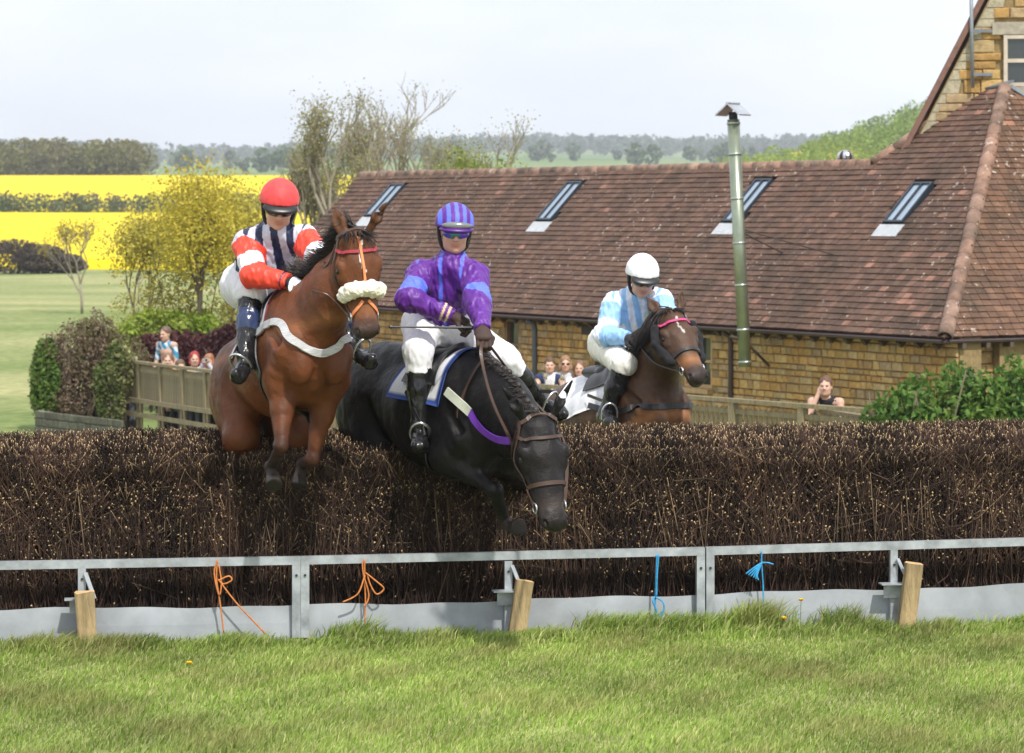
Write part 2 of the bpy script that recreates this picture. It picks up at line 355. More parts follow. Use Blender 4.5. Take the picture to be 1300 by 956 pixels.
# ------------------------------------------------------------ leaves
def leaves(cent, rad, n, size, cols, seed=1, shell=.55, flat=1.0, asp=.6, up=0.0):
    # n leaf quads spread through ellipsoids (cent (k,3), rad (k,3)); colours picked per clump and leaf
    g = np.random.default_rng(seed); cent = np.asarray(cent, float); rad = np.asarray(rad, float); k = len(cent)
    vol = rad.prod(1) ** (2 / 3); pick = g.choice(k, n, p=vol / vol.sum())
    d = g.normal(size=(n, 3)); d /= np.linalg.norm(d, axis=1)[:, None]; rr = shell + (1 - shell) * g.random(n) ** .7; rr = np.where(g.random(n) < .25, g.random(n), rr)
    pos = cent[pick] + d * rad[pick] * rr[:, None]
    a = g.normal(size=(n, 3)); a[:, 2] += up; a /= np.linalg.norm(a, axis=1)[:, None]; b = np.cross(a, g.normal(size=(n, 3))); b /= np.linalg.norm(b, axis=1)[:, None]
    s = size * (.6 + .8 * g.random(n))[:, None]
    V = np.stack([pos - a * s, pos + b * s * asp, pos + a * s, pos - b * s * asp], 1).reshape(-1, 3)
    F = np.arange(n * 4).reshape(n, 4)
    cols = np.asarray(cols); c1 = cols[g.integers(0, len(cols), k)][pick]; c2 = cols[g.integers(0, len(cols), n)]; c = (c1 * .55 + c2 * .45) * (.75 + .5 * g.random(n))[:, None]
    return V, F, np.repeat(c, 4, 0)
def branches(base, H, spread, seed, r0, depth=4, lean=(0, 0), up=.55, nsplit=(2, 3), first=.35):
    g = random.Random(seed); mb = MB(); tips = []
    def grow(p, d, ln, r, lv):
        pts = [p]; q = p
        for i in range(3):
            d = nrm(d + A(g.uniform(-.18, .18), g.uniform(-.18, .18), g.uniform(-.05, .15))); q = q + d * ln / 3; pts.append(q)
        mb.tube(pts, [r, r * .88, r * .78, r * .66], 6 if lv < 2 else 4, cap=(lv == 0))
        if lv >= depth: tips.append(q); tips.append(pts[2]); return
        if lv >= depth - 1: tips.append(q)
        for i in range(g.randint(*nsplit)):
            az = g.uniform(0, 6.283); el = g.uniform(.1, .9) * up + .15
            nd = nrm(d * .75 + A(math.cos(az) * spread, math.sin(az) * spread, el)); grow(q if g.random() < .7 else pts[2], nd, ln * g.uniform(.6, .85), r * .67, lv + 1)
    grow(np.asarray(base, float), nrm(A(lean[0], lean[1], 1)), H * first, r0, 0)
    return mb, np.array(tips)
BARK = mat('bark', (.14, .11, .075), .9, bump=.5, bscale=30)
LEAF = leafmat('leaf')
GRASSM = leafmat('grass_blade', .3, .6)
def tree(name, label, base, H, spread, cols, nleaf, lsize, seed, r0=.12, depth=4, clump=.5, group=None, lean=(0, 0), up=.55, nsplit=(2, 3), first=.35, barkm=None):
    base = np.asarray(base, float); root = empty(name, base); tag(root, label, 'tree', group)
    mb, tips = branches((0, 0, 0), H, spread, seed, r0, depth, lean, up, nsplit, first)
    sc = H / max(tips[:, 2].max(), .1)
    mb.v = [(x * 1, y * 1, z * sc) for x, y, z in mb.v]; tips[:, 2] *= sc
    mb.build('trunk', barkm or BARK, root, True)
    if nleaf:
        rad = np.full((len(tips), 3), clump) * np.random.default_rng(seed).uniform(.6, 1.3, (len(tips), 1)); rad[:, 2] *= .8
        V, F, c = leaves(tips, rad, nleaf, lsize, cols, seed, .3)
        mobj('crown', V, F, LEAF, root, False, c)
    return root
def bush(name, label, base, blobs, cols, nleaf, lsize, seed, cat='shrub', stems=8, group=None, asp=.6, up=0, stemcol=None):
    base = np.asarray(base, float); root = empty(name, base); tag(root, label, cat, group); g = random.Random(seed)
    cs = []; rs = []
    for (cx, cy, cz, rx, ry, rz) in blobs:
        cs.append((cx, cy, cz)); rs.append((rx, ry, rz))
        for _ in range(9):
            a = g.uniform(0, 6.28); e = g.uniform(-.6, 1.2); f = g.uniform(.6, .95)
            cs.append((cx + rx * f * math.cos(a) * math.cos(e), cy + ry * f * math.sin(a) * math.cos(e), cz + rz * f * math.sin(e))); q = g.uniform(.25, .45); rs.append((rx * q, ry * q, rz * q))
    V, F, c = leaves(cs, rs, nleaf, lsize, cols, seed, .7, asp=asp, up=up); mobj('crown', V, F, LEAF, root, False, c)
    mb = MB()
    for i in range(stems):
        b = g.choice(blobs); p = A(b[0] + g.uniform(-.4, .4) * b[3], b[1] + g.uniform(-.4, .4) * b[4], 0); q = A(b[0] + g.uniform(-.8, .8) * b[3], b[1] + g.uniform(-.8, .8) * b[4], b[2] + b[5] * g.uniform(.2, .95))
        mb.tube([p, (p + q) / 2 + A(g.uniform(-.1, .1), g.uniform(-.1, .1), 0), q], [.03, .02, .008], 4)
    mb.build('stem', BARK, root, True)
    return root
def ongr(px, d): p = P(px, 300, d); p[2] = float(hz(p[0], d)); return p
def wood(name, label, xs, ys, hts, n, cols, lsz, seed, k):
    g = np.random.default_rng(seed); X = g.uniform(*xs, k); Y = g.uniform(*ys, k); h = g.uniform(*hts, k); z = hz(X, Y)
    cent = np.stack([X, Y, z + h * .55], 1); rad = np.stack([h * .42, h * .42, h * .5], 1)
    V, F, c = leaves(cent, rad, n, lsz, cols, seed, .75); o = mobj(name, V, F, LEAF, None, False, c); tag(o, label, 'wood', None, 'stuff'); return o
# far woods
wood('wood', 'dark far wooded ridge on the skyline behind the fields', (-1500, 900), (2600, 3300), (9, 18), 60000, [(.10, .135, .075), (.12, .145, .085), (.11, .12, .085)], 2.6, 3, 2600)
wood('wood', 'hedgerow trees scattered over the far pale green fields', (-700, 500), (1150, 2000), (6, 12), 12000, [(.09, .14, .055), (.12, .145, .065)], 1.6, 5, 200)
wood('wood', 'belt of budding trees along the crest of the yellow field', (-190, -80), (622, 650), (6, 9), 46000, [(.20, .20, .06), (.16, .155, .065), (.23, .205, .09), (.15, .14, .07)], .42, 4, 210)
wood('wood', 'bright spring green wood covering the hill behind the barn', (38, 150), (430, 560), (2.4, 4.2), 70000, [(.21, .30, .06), (.24, .33, .075), (.18, .26, .055)], .3, 6, 1500)
wood('hedge', 'hedge running between the two yellow rapeseed fields', (-190, 30), (396, 408), (2.0, 3.4), 46000, [(.11, .16, .045), (.13, .15, .06), (.15, .125, .075)], .24, 8, 900)['category'] = 'hedge'
# mid-distance trees
MID = [(.17, .16, .03), (.22, .2, .035), (.13, .13, .03)]
TWG = mat('twig_bark', (.27, .235, .175), .9, bump=.3)
tree('bare_tree', 'tall bare tree rising highest behind the barn ridge', ongr(512, 92), 8.9, .62, [(.30, .30, .12)], 700, .04, 21, .17, 7, .5, lean=(.05, 0), first=.3, nsplit=(2, 3), barkm=TWG)
tree('budding_tree', 'broad budding tree with fine olive twigs left of the tallest bare tree', ongr(420, 86), 8.1, .62, [(.30, .28, .11), (.26, .25, .1)], 4200, .04, 22, .13, 7, .6, first=.18, barkm=TWG)
tree('budding_tree', 'lower bare tree showing over the ridge right of the tallest tree', ongr(590, 90), 7.3, .75, [(.28, .29, .1)], 1300, .04, 24, .12, 6, .6, first=.2, barkm=TWG)
tree('budding_tree', 'small bright green budding tree peeping over the ridge', ongr(630, 84), 6.2, .6, [(.22, .27, .05)], 2600, .06, 25, .09, 5, .5, first=.22, barkm=TWG)
tree('budding_tree', 'fine twigged bare tree at the left end of the tree group', ongr(382, 90), 7.0, .7, [(.30, .28, .11)], 2200, .038, 33, .11, 6, .6, first=.14, nsplit=(2, 4), barkm=TWG)
tree('budding_tree', 'fine twigged bare tree just left of the tallest tree', ongr(462, 94), 7.6, .6, [(.30, .28, .11)], 1800, .038, 34, .11, 6, .6, first=.16, nsplit=(2, 4), barkm=TWG)
tree('budding_tree', 'fine twigged bare tree just right of the tallest tree', ongr(560, 95), 6.6, .7, [(.30, .28, .11)], 1400, .038, 35, .1, 6, .6, first=.16, nsplit=(2, 4), barkm=TWG)
bush('leafy_tree', 'rounded olive green tree filling the gap left of the barn roof', ongr(405, 80), [(0, 0, 2.2, 1.9, 1.5, 2.0), (-.9, 0, 1.5, 1.2, 1.1, 1.4), (1.4, 0, 2.3, 1.2, 1.2, 1.7), (2.8, .4, 2.6, 1.5, 1.2, 1.4), (4.4, .6, 2.5, 1.4, 1.2, 1.3)], [(.17, .165, .045), (.2, .19, .06), (.13, .13, .04)], 22000, .065, 26, 'tree', 26)
tree('yellow_tree', 'yellow green spring tree standing behind the deck on the left', ongr(252, 66), 5.3, .8, [(.50, .42, .05), (.42, .37, .06), (.56, .46, .06)], 11000, .04, 27, .09, 5, 1.0, first=.10)
tree('yellow_tree', 'thin yellow leaved sapling left of the larger yellow tree', ongr(190, 70), 4.7, .7, [(.46, .39, .06), (.42, .37, .08)], 4800, .042, 28, .06, 5, .7, first=.16)
tree('yellow_tree', 'yellow green tree just left of the bay horse rider', ongr(303, 69), 4.9, .8, [(.46, .39, .06), (.40, .36, .08)], 7000, .04, 31, .07, 5, .9, first=.12)
bush('yellow_shrub', 'loose yellow green understorey below the yellow trees', ongr(250, 67), [(-1.2, 0, 1.8, 1.0, .7, 1.2), (-.2, .3, 2.2, 1.2, .8, 1.5), (.8, 0, 2.4, 1.2, .8, 1.7), (1.5, .3, 2.1, 1.0, .7, 1.5)], [(.46, .39, .06), (.42, .38, .09), (.36, .35, .1)], 11000, .036, 32, 'shrub', 14)
tree('thin_tree', 'slender nearly bare tree standing against the lower rapeseed field', ongr(104, 128), 4.1, .5, [(.3, .24, .04)], 900, .055, 29, .075, 5, .5, first=.4, barkm=TWG)
tree('thin_tree', 'faint tall sapling at the edge of the yellow field', ongr(176, 150), 4.4, .45, [(.32, .27, .05)], 900, .055, 30, .06, 5, .5, first=.35, barkm=TWG)
for i, (px, r, lab) in enumerate([(20, 2.6, 'dark leafless thicket at the left edge below the yellow field'), (52, 2.2, 'dark leafless thicket beside the slender bare tree'), (84, 1.5, 'small end clump of the dark leafless thicket')]):
    bush('thicket', lab, ongr(px, 228), [(0, 0, r * .5, r, 1.6, r * .55)], [(.11, .085, .065), (.085, .065, .055), (.13, .1, .07)], 5000, .12, 40 + i, 'shrub', 10, 'leafless thicket below the rapeseed')
bush('shrub', 'green shrub with brown twiggy middle at the left of the deck', ongr(97, 60), [(-.5, 0, 1.0, .5, .6, 1.1), (0, 0, 1.35, .6, .7, 1.0), (.45, .1, 1.5, .55, .6, .95), (.95, .2, 1.15, .6, .6, .85), (.2, -.2, .7, .9, .6, .7)], [(.15, .13, .06), (.21, .15, .10), (.16, .16, .05), (.22, .145, .11)], 17000, .034, 45, 'shrub', 90)
bush('shrub', 'bright green leafy rim on the left of the brown shrub', ongr(58, 59.6), [(0, 0, 1.0, .32, .4, .95)], [(.12, .2, .03), (.09, .16, .03)], 4500, .045, 46, 'shrub', 6)
bush('shrub', 'cream flowered climbing shrub against the corner of the deck', ongr(140, 58.5), [(0, 0, .9, .3, .4, .75), (.2, .2, 1.35, .35, .4, .5)], [(.12, .16, .03), (.33, .31, .14), (.08, .12, .03)], 3800, .045, 47, 'shrub', 6)
bush('shrub', 'lime green shrub behind the deck guests', ongr(205, 66), [(0, 0, 1.7, 1.1, .7, .65), (-.9, 0, 1.3, .6, .6, .6), (.8, 0, 1.8, .6, .6, .5)], [(.24, .33, .035), (.2, .3, .03), (.3, .36, .06)], 9000, .06, 48, 'shrub', 8)
bush('shrub', 'dark maroon leaved shrub beyond the deck rail on the left', ongr(225, 64), [(0, 0, 1.35, 1.05, .5, .62)], [(.09, .03, .035), (.12, .04, .04), (.06, .025, .03)], 6000, .05, 49, 'shrub', 8)
bush('shrub', 'dark maroon leaved shrub beside the bay horse rider', ongr(295, 63), [(0, 0, 1.45, .85, .5, .7)], [(.1, .03, .035), (.13, .045, .04), (.07, .025, .03)], 6000, .05, 50, 'shrub', 8)

# ============================================================ the barn
U3 = A(-.521, .853, 0); U3 /= np.linalg.norm(U3); M3 = A(-U3[1] * -1, -U3[0], 0); Z3 = A(0, 0, 1)
M3 = A(U3[1], -U3[0], 0)
E0 = A(6.24, 42, .8); GZ = -2.0
def rp(s, t, o=0): return E0 + U3 * s + (M3 + Z3) * t + (Z3 - M3) / math.sqrt(2) * o      # point on the main roof slope, o metres above it
def ray_plane(px, py, p0, n):
    r = P(px, py, 1.0) - CAMP; return CAMP + r * (((p0 - CAMP) @ n) / (r @ n))
def roof_at(px, py): q = ray_plane(px, py, E0, nrm(Z3 - M3)) - E0; return q @ U3, q[2]
WP = E0 + M3 * .28                           # wall face
def wall_at(px, py): q = ray_plane(px, py, WP, M3) - WP; return q @ U3, q[2] + WP[2]
def wpt(s, z, o=0): return A(*(WP + U3 * s - M3 * o)[:2], z)
SL, TR_, AP_S, AP_T = 22.4, 2.6, 3.07, 3.79
barn = empty('barn', A(E0[0], E0[1], GZ)); tag(barn, 'long honey stone barn with red clay tile roof behind the fence', 'building')
def loc(p): return np.asarray(p, float) - A(E0[0], E0[1], GZ)
def bobj(mb, name, m, parent=None, smooth=False, cols=False):
    mb.v = [tuple(loc(p)) for p in mb.v]; return mb.build(name, m, parent or barn, smooth, None, cols)
STONE = mat('honey_stone', rough=.9, spec=.2, var=.2, nscale=9, bump=.6, bscale=28, attr=True)
MORTAR = mat('mortar', (.26, .185, .085), .95, var=.2, nscale=14, bump=.5, bscale=40)
# wall body with openings cut by building it in pieces
ops = []                                     # (s0, s1, z0, z1)
def opening(x0, x1, y0, y1):
    a = wall_at(x0, (y0 + y1) / 2)[0]; b = wall_at(x1, (y0 + y1) / 2)[0]; xm = (x0 + x1) / 2
    r = (min(a, b), max(a, b), wall_at(xm, y1)[1], wall_at(xm, y0)[1]); ops.append(r); return r
winA = opening(868, 904, 424, 492); winB = opening(641, 659, 405, 470); winC = opening(748, 768, 426, 500)
mb = MB(); cur = 0
for (a, b, z0, z1) in sorted(ops):
    mb.box(wpt((cur + a) / 2, (GZ + .86) / 2 , -.2), U3 * (a - cur) / 2, M3 * .2, Z3 * (.86 - GZ) / 2)
    mb.box(wpt((a + b) / 2, (GZ + z0) / 2, -.2), U3 * (b - a) / 2, M3 * .2, Z3 * (z0 - GZ) / 2)
    if z1 < .85: mb.box(wpt((a + b) / 2, (z1 + .86) / 2, -.2), U3 * (b - a) / 2, M3 * .2, Z3 * (.86 - z1) / 2)
    cur = b
mb.box(wpt((cur + SL) / 2, (GZ + .86) / 2, -.2), U3 * (SL - cur) / 2, M3 * .2, Z3 * (.86 - GZ) / 2)
# end walls
W2 = 2 * TR_ - .56
for s in (.28, SL - .25):
    mb.box(A(*(WP + U3 * s + M3 * (W2 / 2 + .4))[:2], (GZ + .86) / 2), U3 * .2, M3 * (W2 / 2 - .42), Z3 * (.86 - GZ) / 2)
c = WP + U3 * (SL - .25); mb.add([A(*(c + M3 * .1)[:2], .86), A(*(c + M3 * W2)[:2], .86), A(*(c + M3 * W2 / 2)[:2], 3.2)], [(0, 1, 2)])
wall = bobj(mb, 'wall', MORTAR)
def stone_mesh(cx, hx, hz_, g, depth=.035):   # local: x along wall, y out of the wall, z up
    j = lambda a: g.uniform(-a, a); i = .012
    b = [(-hx, 0, -hz_), (hx, 0, -hz_), (hx, 0, hz_), (-hx, 0, hz_)]
    mm = [(x + j(.006), depth * .7, z + j(.006)) for x, _, z in b]; fr = [(x - math.copysign(i + abs(j(.008)), x), depth + abs(j(.012)), z - math.copysign(i, z)) for x, _, z in b]
    V = b + mm + fr; F = [(0, 1, 5, 4), (1, 2, 6, 5), (2, 3, 7, 6), (3, 0, 4, 7), (4, 5, 9, 8), (5, 6, 10, 9), (6, 7, 11, 10), (7, 4, 8, 11), (8, 9, 10, 11)]
    return V, F
def stone_col(g):
    base = g.choice([(.47, .295, .11), (.50, .33, .13), (.44, .265, .095), (.52, .355, .155), (.43, .28, .125), (.37, .265, .15), (.47, .28, .10), (.46, .335, .17)]); k = g.uniform(.78, 1.12)
    return tuple(c * k for c in base)
gs = random.Random(5); stones = []; z = -1.2
while z < .84:
    h = gs.uniform(.085, .15); s = .02
    while s < SL - .3:
        wd = gs.uniform(.12, .34); c = (s + wd / 2, z + h / 2)
        if not any(a - .06 < c[0] < b + .06 and z0 - .1 < c[1] < z1 + .16 for a, b, z0, z1 in ops): stones.append((c[0], c[1], wd / 2 - .009, h / 2 - .008))
        s += wd
    z += h
vis = sorted([q for q in stones if q[1] > -.55], key=lambda q: q[0])
ind = set(vis[:300]); bulk = MB(); nw = -M3
def stone_world(V, c, zz): return [WP + U3 * (c + x) + nw * (y + .001) + A(0, 0, zz - WP[2] + z_) for x, y, z_ in V]
for q in stones:
    V, F = stone_mesh(0, q[2], q[3], gs); col = stone_col(gs)
    if q in ind:
        o = bpy.data.objects.new('stone', meshdata('stone', V, F, STONE, False, [col] * 12)); o.parent = wall
        o.matrix_local = Matrix(((U3[0], nw[0], 0, 0), (U3[1], nw[1], 0, 0), (0, 0, 1, 0), (0, 0, 0, 1))); o.location = loc(wpt(q[0], q[1], .001)); COL.objects.link(o)
    else: bulk.add(stone_world(V, q[0], q[1]), F, col)
tag(bobj(bulk, 'stone_courses', STONE, wall, cols=True), kind='stuff')
# roof slab, tiles
TILE = mat('clay_tile', rough=.85, spec=.25, var=.22, nscale=5, bump=.4, bscale=50, attr=True, coord='World')
def lichen(m):
    t = m.node_tree; b = t.nodes['Principled BSDF']; K = t.links.new; src = b.inputs['Base Color'].links[0].from_socket
    g = t.nodes.new('ShaderNodeNewGeometry'); n = t.nodes.new('ShaderNodeTexNoise'); n.inputs['Scale'].default_value = 11; n.inputs['Detail'].default_value = 3; K(g.outputs['Position'], n.inputs['Vector'])
    n3 = t.nodes.new('ShaderNodeTexNoise'); n3.inputs['Scale'].default_value = .7; n3.inputs['Detail'].default_value = 3; K(g.outputs['Position'], n3.inputs['Vector'])
    ad = t.nodes.new('ShaderNodeMath'); ad.operation = 'MULTIPLY_ADD'; ad.inputs[1].default_value = .28; K(n3.outputs[0], ad.inputs[0]); K(n.outputs[0], ad.inputs[2])
    r = t.nodes.new('ShaderNodeMapRange'); r.inputs[1].default_value = .81; r.inputs[2].default_value = .85; r.inputs[4].default_value = .62; K(ad.outputs[0], r.inputs[0])
    mx = t.nodes.new('ShaderNodeMix'); mx.data_type = 'RGBA'; mx.inputs['B'].default_value = (.62, .58, .5, 1); K(r.outputs[0], mx.inputs['Factor']); K(src, mx.inputs['A'])
    n2 = t.nodes.new('ShaderNodeTexNoise'); n2.inputs['Scale'].default_value = 1.1; n2.inputs['Detail'].default_value = 6; n2.inputs['Roughness'].default_value = .65; mp = t.nodes.new('ShaderNodeMapping'); mp.inputs['Location'].default_value = (3.3, 1.2, 7); K(g.outputs['Position'], mp.inputs[0]); K(mp.outputs[0], n2.inputs['Vector'])
    r2 = t.nodes.new('ShaderNodeMapRange'); r2.inputs[1].default_value = .47; r2.inputs[2].default_value = .66; r2.inputs[4].default_value = .7; K(n2.outputs[0], r2.inputs[0])
    m2 = t.nodes.new('ShaderNodeMix'); m2.data_type = 'RGBA'; m2.inputs['B'].default_value = (.06, .045, .033, 1); K(r2.outputs[0], m2.inputs['Factor']); K(mx.outputs['Result'], m2.inputs['A']); K(m2.outputs['Result'], b.inputs['Base Color'])
lichen(TILE)
SLAB = mat('roof_batten', (.06, .04, .03), .9)
mb = MB(); poly = [(0, 0), (AP_S, AP_T), (3.68, 3.74), (4.89, TR_), (SL, TR_), (SL, 0)]
top = [rp(s, t, -.04) for s, t in poly]; bot = [rp(s, t, -.14) for s, t in poly]; n = len(poly)
mb.add(top + bot, [tuple(range(n)), tuple(range(2 * n - 1, n - 1, -1))] + [(i, i + n, (i + 1) % n + n, (i + 1) % n) for i in range(n)])
def rb(s, t, o=0): return E0 + U3 * s + M3 * (2 * TR_ - t) + Z3 * t + (Z3 + M3) / math.sqrt(2) * o     # rear slope
q = [(4.6, -.1), (SL, -.1), (SL, TR_), (4.6, TR_)]; mb.add([rb(s, t, -.05) for s, t in q] + [rb(s, t, -.15) for s, t in q], [(0, 1, 2, 3), (7, 6, 5, 4), (0, 4, 5, 1), (1, 5, 6, 2), (2, 6, 7, 3), (3, 7, 4, 0)])
AP2 = rp(AP_S, AP_T)
def r2(q, h, o=0):                           # end slope: q along the eave, h 0..1 up to the apex
    nn = nrm(np.cross(M3, U3 * AP_S + Z3 * AP_T)); nn = nn if nn[2] > 0 else -nn
    return E0 + M3 * q + (U3 * AP_S + Z3 * AP_T) * h + nn * o
qq = [(0, 0), (2 * AP_T, 0), (AP_T + .2, 1), (AP_T, 1)]; mb.add([r2(a, h, -.04) for a, h in qq] + [r2(a, h, -.14) for a, h in qq], [(0, 1, 2, 3), (7, 6, 5, 4), (0, 4, 5, 1), (1, 5, 6, 2), (2, 6, 7, 3), (3, 7, 4, 0)])
# far hip slope behind, so that the end block is solid
hipb = [rp(3.68, 3.74, -.05), rp(AP_S, AP_T, -.05), E0 + M3 * 2 * AP_T + U3 * 1, E0 + M3 * 2 * AP_T + U3 * 7.5 - Z3 * 0, rp(4.89, TR_, -.05)]
mb.add(hipb, [(0, 1, 2, 3, 4)])
roof = bobj(mb, 'roof', SLAB)
sky_rects = []
for (tl, tr, bl, br) in [((495, 236), (513, 237), (470, 276), (485, 277)), ((721, 234), (740, 234), (686, 282), (704, 283)), ((961, 231), (982, 231), (922, 284), (942, 285)), ((1163, 236), (1187, 235), (1124, 286), (1150, 286))]:
    c = [roof_at(*x) for x in (tl, tr, bl, br)]; s0 = (c[1][0] + c[3][0]) / 2; s1 = (c[0][0] + c[2][0]) / 2; t1 = (c[0][1] + c[1][1]) / 2; t0 = (c[2][1] + c[3][1]) / 2
    sky_rects.append((min(s0, s1), max(s0, s1), t0, t1))
gt = random.Random(9); G_T, TW = .086, .17
def tile_col(g, sun_tint=0):  # end slope gets a lighter tile colour: its sunlight painted in
    base = g.choice([(.165, .096, .070), (.176, .103, .076), (.152, .088, .066), (.185, .11, .083), (.15, .09, .072), (.17, .096, .068)]); k = .80 * g.uniform(.82, 1.12)
    if g.random() < .008: base = (.34, .18, .13)
    return (base[0] * k * (1 + .25 * sun_tint), base[1] * k * (1 + .2 * sun_tint), base[2] * k)
def tile_geo(g, fl, frr, gauge, wd, Nn):      # a tile: fl upslope unit, frr across unit, Nn normal; origin at the tail's lower edge centre
    l = gauge * 1.55; th = .034; j = g.uniform(-.004, .006); hw = wd / 2 - .004; tl_ = g.uniform(-.004, .004)
    t0 = -frr * hw + fl * tl_ + Nn * (.014 + j); t1 = frr * hw - fl * tl_ + Nn * (.014 + j); b0 = -frr * hw + fl * l - Nn * .012; b1 = frr * hw + fl * l - Nn * .012
    return [t0, t1, b1, b0, t0 + Nn * th, t1 + Nn * th, b1 + Nn * th, b0 + Nn * th]
UPm = nrm(M3 + Z3); NRm = nrm(Z3 - M3); up2 = nrm(U3 * AP_S + Z3 * AP_T); N2 = nrm(np.cross(M3, up2)); N2 = N2 if N2[2] > 0 else -N2
tiles = []
k = 0
while k * G_T < AP_T - .03:
    t = k * G_T - .02; s0 = AP_S * max(t, 0) / AP_T + .05; s1 = SL if t < TR_ - .05 else np.interp(t, [TR_, 3.74], [4.89, 3.68]) - .05
    s = s0 + (TW / 2 if k % 2 else 0)
    while s < s1:
        if not any(a - .02 < s < b + .1 and c - .08 < t < d for a, b, c, d in sky_rects): tiles.append((rp(s, t), UPm, U3, NRm, G_T * math.sqrt(2), 0))
        s += TW
    k += 1
h = 0; dh = G_T * 1.28 / np.linalg.norm(U3 * AP_S + Z3 * AP_T); k = 0
while h < .985:
    q0 = AP_T * h + .05; q = q0 + (TW / 2 if k % 2 else 0)
    while q < min(2 * AP_T - AP_T * h, AP_T * h + 3.6): tiles.append((r2(q, h - .004), up2, M3, N2, dh * np.linalg.norm(U3 * AP_S + Z3 * AP_T), 1)); q += TW
    h += dh; k += 1
vis_t = [i for i, q in enumerate(tiles) if 0 < pix(q[0])[0] < 1300 and pix(q[0])[1] > 0]
vis_t.sort(key=lambda i: tiles[i][0][1]); indt = set(vis_t[:300]); bulk = MB(); FT = [(0, 3, 2, 1), (4, 5, 6, 7), (0, 1, 5, 4), (1, 2, 6, 5), (2, 3, 7, 6), (3, 0, 4, 7)]
variants = {}
for i, (p, fl, fr_, nn, gz, kind) in enumerate(tiles):
    if i in indt:
        key = (kind, gt.randrange(14))
        if key not in variants: variants[key] = meshdata('tile', tile_geo(gt, fl, fr_, gz, TW, nn), FT, TILE, False, [tile_col(gt, kind * .6)] * 8)
        o = bpy.data.objects.new('tile', variants[key]); o.location = loc(p); o.parent = roof; COL.objects.link(o)
    else: bulk.add([p + v for v in tile_geo(gt, fl, fr_, gz, TW, nn)], FT, tile_col(gt, kind * .6))
tag(bobj(bulk, 'tile_courses', TILE, roof, cols=True), kind='stuff')
RIDGE = mat('ridge_tile', rough=.85, var=.3, nscale=6, bump=.5, bscale=40, attr=True, coord='World'); lichen(RIDGE)
def half_round(a, b, r, upv, name, col, seg=9):
    mb = MB(); d = nrm(b - a); sd = nrm(np.cross(d, upv)); u = np.cross(sd, d); V = []
    for e, rr in ((a, r), (b, r * .98)):
        for ro in (rr, rr - .02):
            for k in range(seg): an = math.pi * (-.08 + 1.16 * k / (seg - 1)); V.append(e + sd * math.cos(an) * ro + u * math.sin(an) * ro)
    F = [];
    for k in range(seg - 1): F += [(k, k + 1, 2 * seg + k + 1, 2 * seg + k), (seg + k + 1, seg + k, 3 * seg + k, 3 * seg + k + 1), (k + 1, k, seg + k, seg + k + 1), (2 * seg + k, 2 * seg + k + 1, 3 * seg + k + 1, 3 * seg + k)]
    mb.add(V, F, col); return bobj(mb, name, RIDGE, roof, True, True)
def run(a, b, r, name, upv, step=.4):
    n = max(1, int(np.linalg.norm(b - a) / step))
    for i in range(n):
        c = gt.choice([(.27, .16, .115), (.3, .19, .14), (.25, .16, .12)]); k = gt.uniform(.8, 1.15); half_round(a + (b - a) * i / n, a + (b - a) * (i + 1.04) / n, r * gt.uniform(.97, 1.05), upv, name, tuple(x * k for x in c))
run(rp(4.9, TR_, -.02), rp(SL + .05, TR_, -.02), .095, 'ridge_tile', Z3)
run(rp(0, 0, .0), rp(AP_S, AP_T, .0), .11, 'hip_tile', nrm(NRm + N2), .36)
run(rp(4.89, TR_, .0), rp(3.68, 3.74, .0), .1, 'hip_tile', nrm(NRm + U3 * .4), .36)
LEAD = mat('lead', (.19, .21, .24), .55, .3, var=.15)
LEADL = mat('bright_lead', (.5, .52, .54), .45, .3, var=.12)
FRAMEM = mat('skylight_frame', (.035, .045, .06), .35, .3); GLASS = mat('window_glass', (.30, .38, .48), .08, .0, 1.0, var=.05)
for (s0, s1, t0, t1) in sky_rects:
    sk = empty('skylight', loc(rp((s0 + s1) / 2, (t0 + t1) / 2))); sk.parent = barn; o_ = rp((s0 + s1) / 2, (t0 + t1) / 2)
    ds = U3 * (s1 - s0) / 2; dt = (M3 + Z3) * (t1 - t0) / 2; lt = np.linalg.norm(dt); ls = np.linalg.norm(ds); eu = nrm(dt); es = nrm(ds)
    mb = MB(); fw = .036
    for sg in (-1, 1): mb.box(sg * es * (ls - fw / 2) + NRm * .03, es * fw / 2, eu * lt, NRm * .06); mb.box(sg * eu * (lt - fw / 2) + NRm * .028, es * (ls - fw), eu * fw / 2, NRm * .06)
    mb.box(NRm * .045, es * fw * .4, eu * (lt - fw), NRm * .05)
    mb.build('frame', FRAMEM, sk); MB().box(NRm * .05, es * (ls - fw - .002), eu * (lt - fw - .002), NRm * .006).build('pane', GLASS, sk)
    MB().box(-eu * (lt + .16) + NRm * .045, es * (ls + .06), eu * .13, NRm * .008).build('flashing', LEADL, sk)
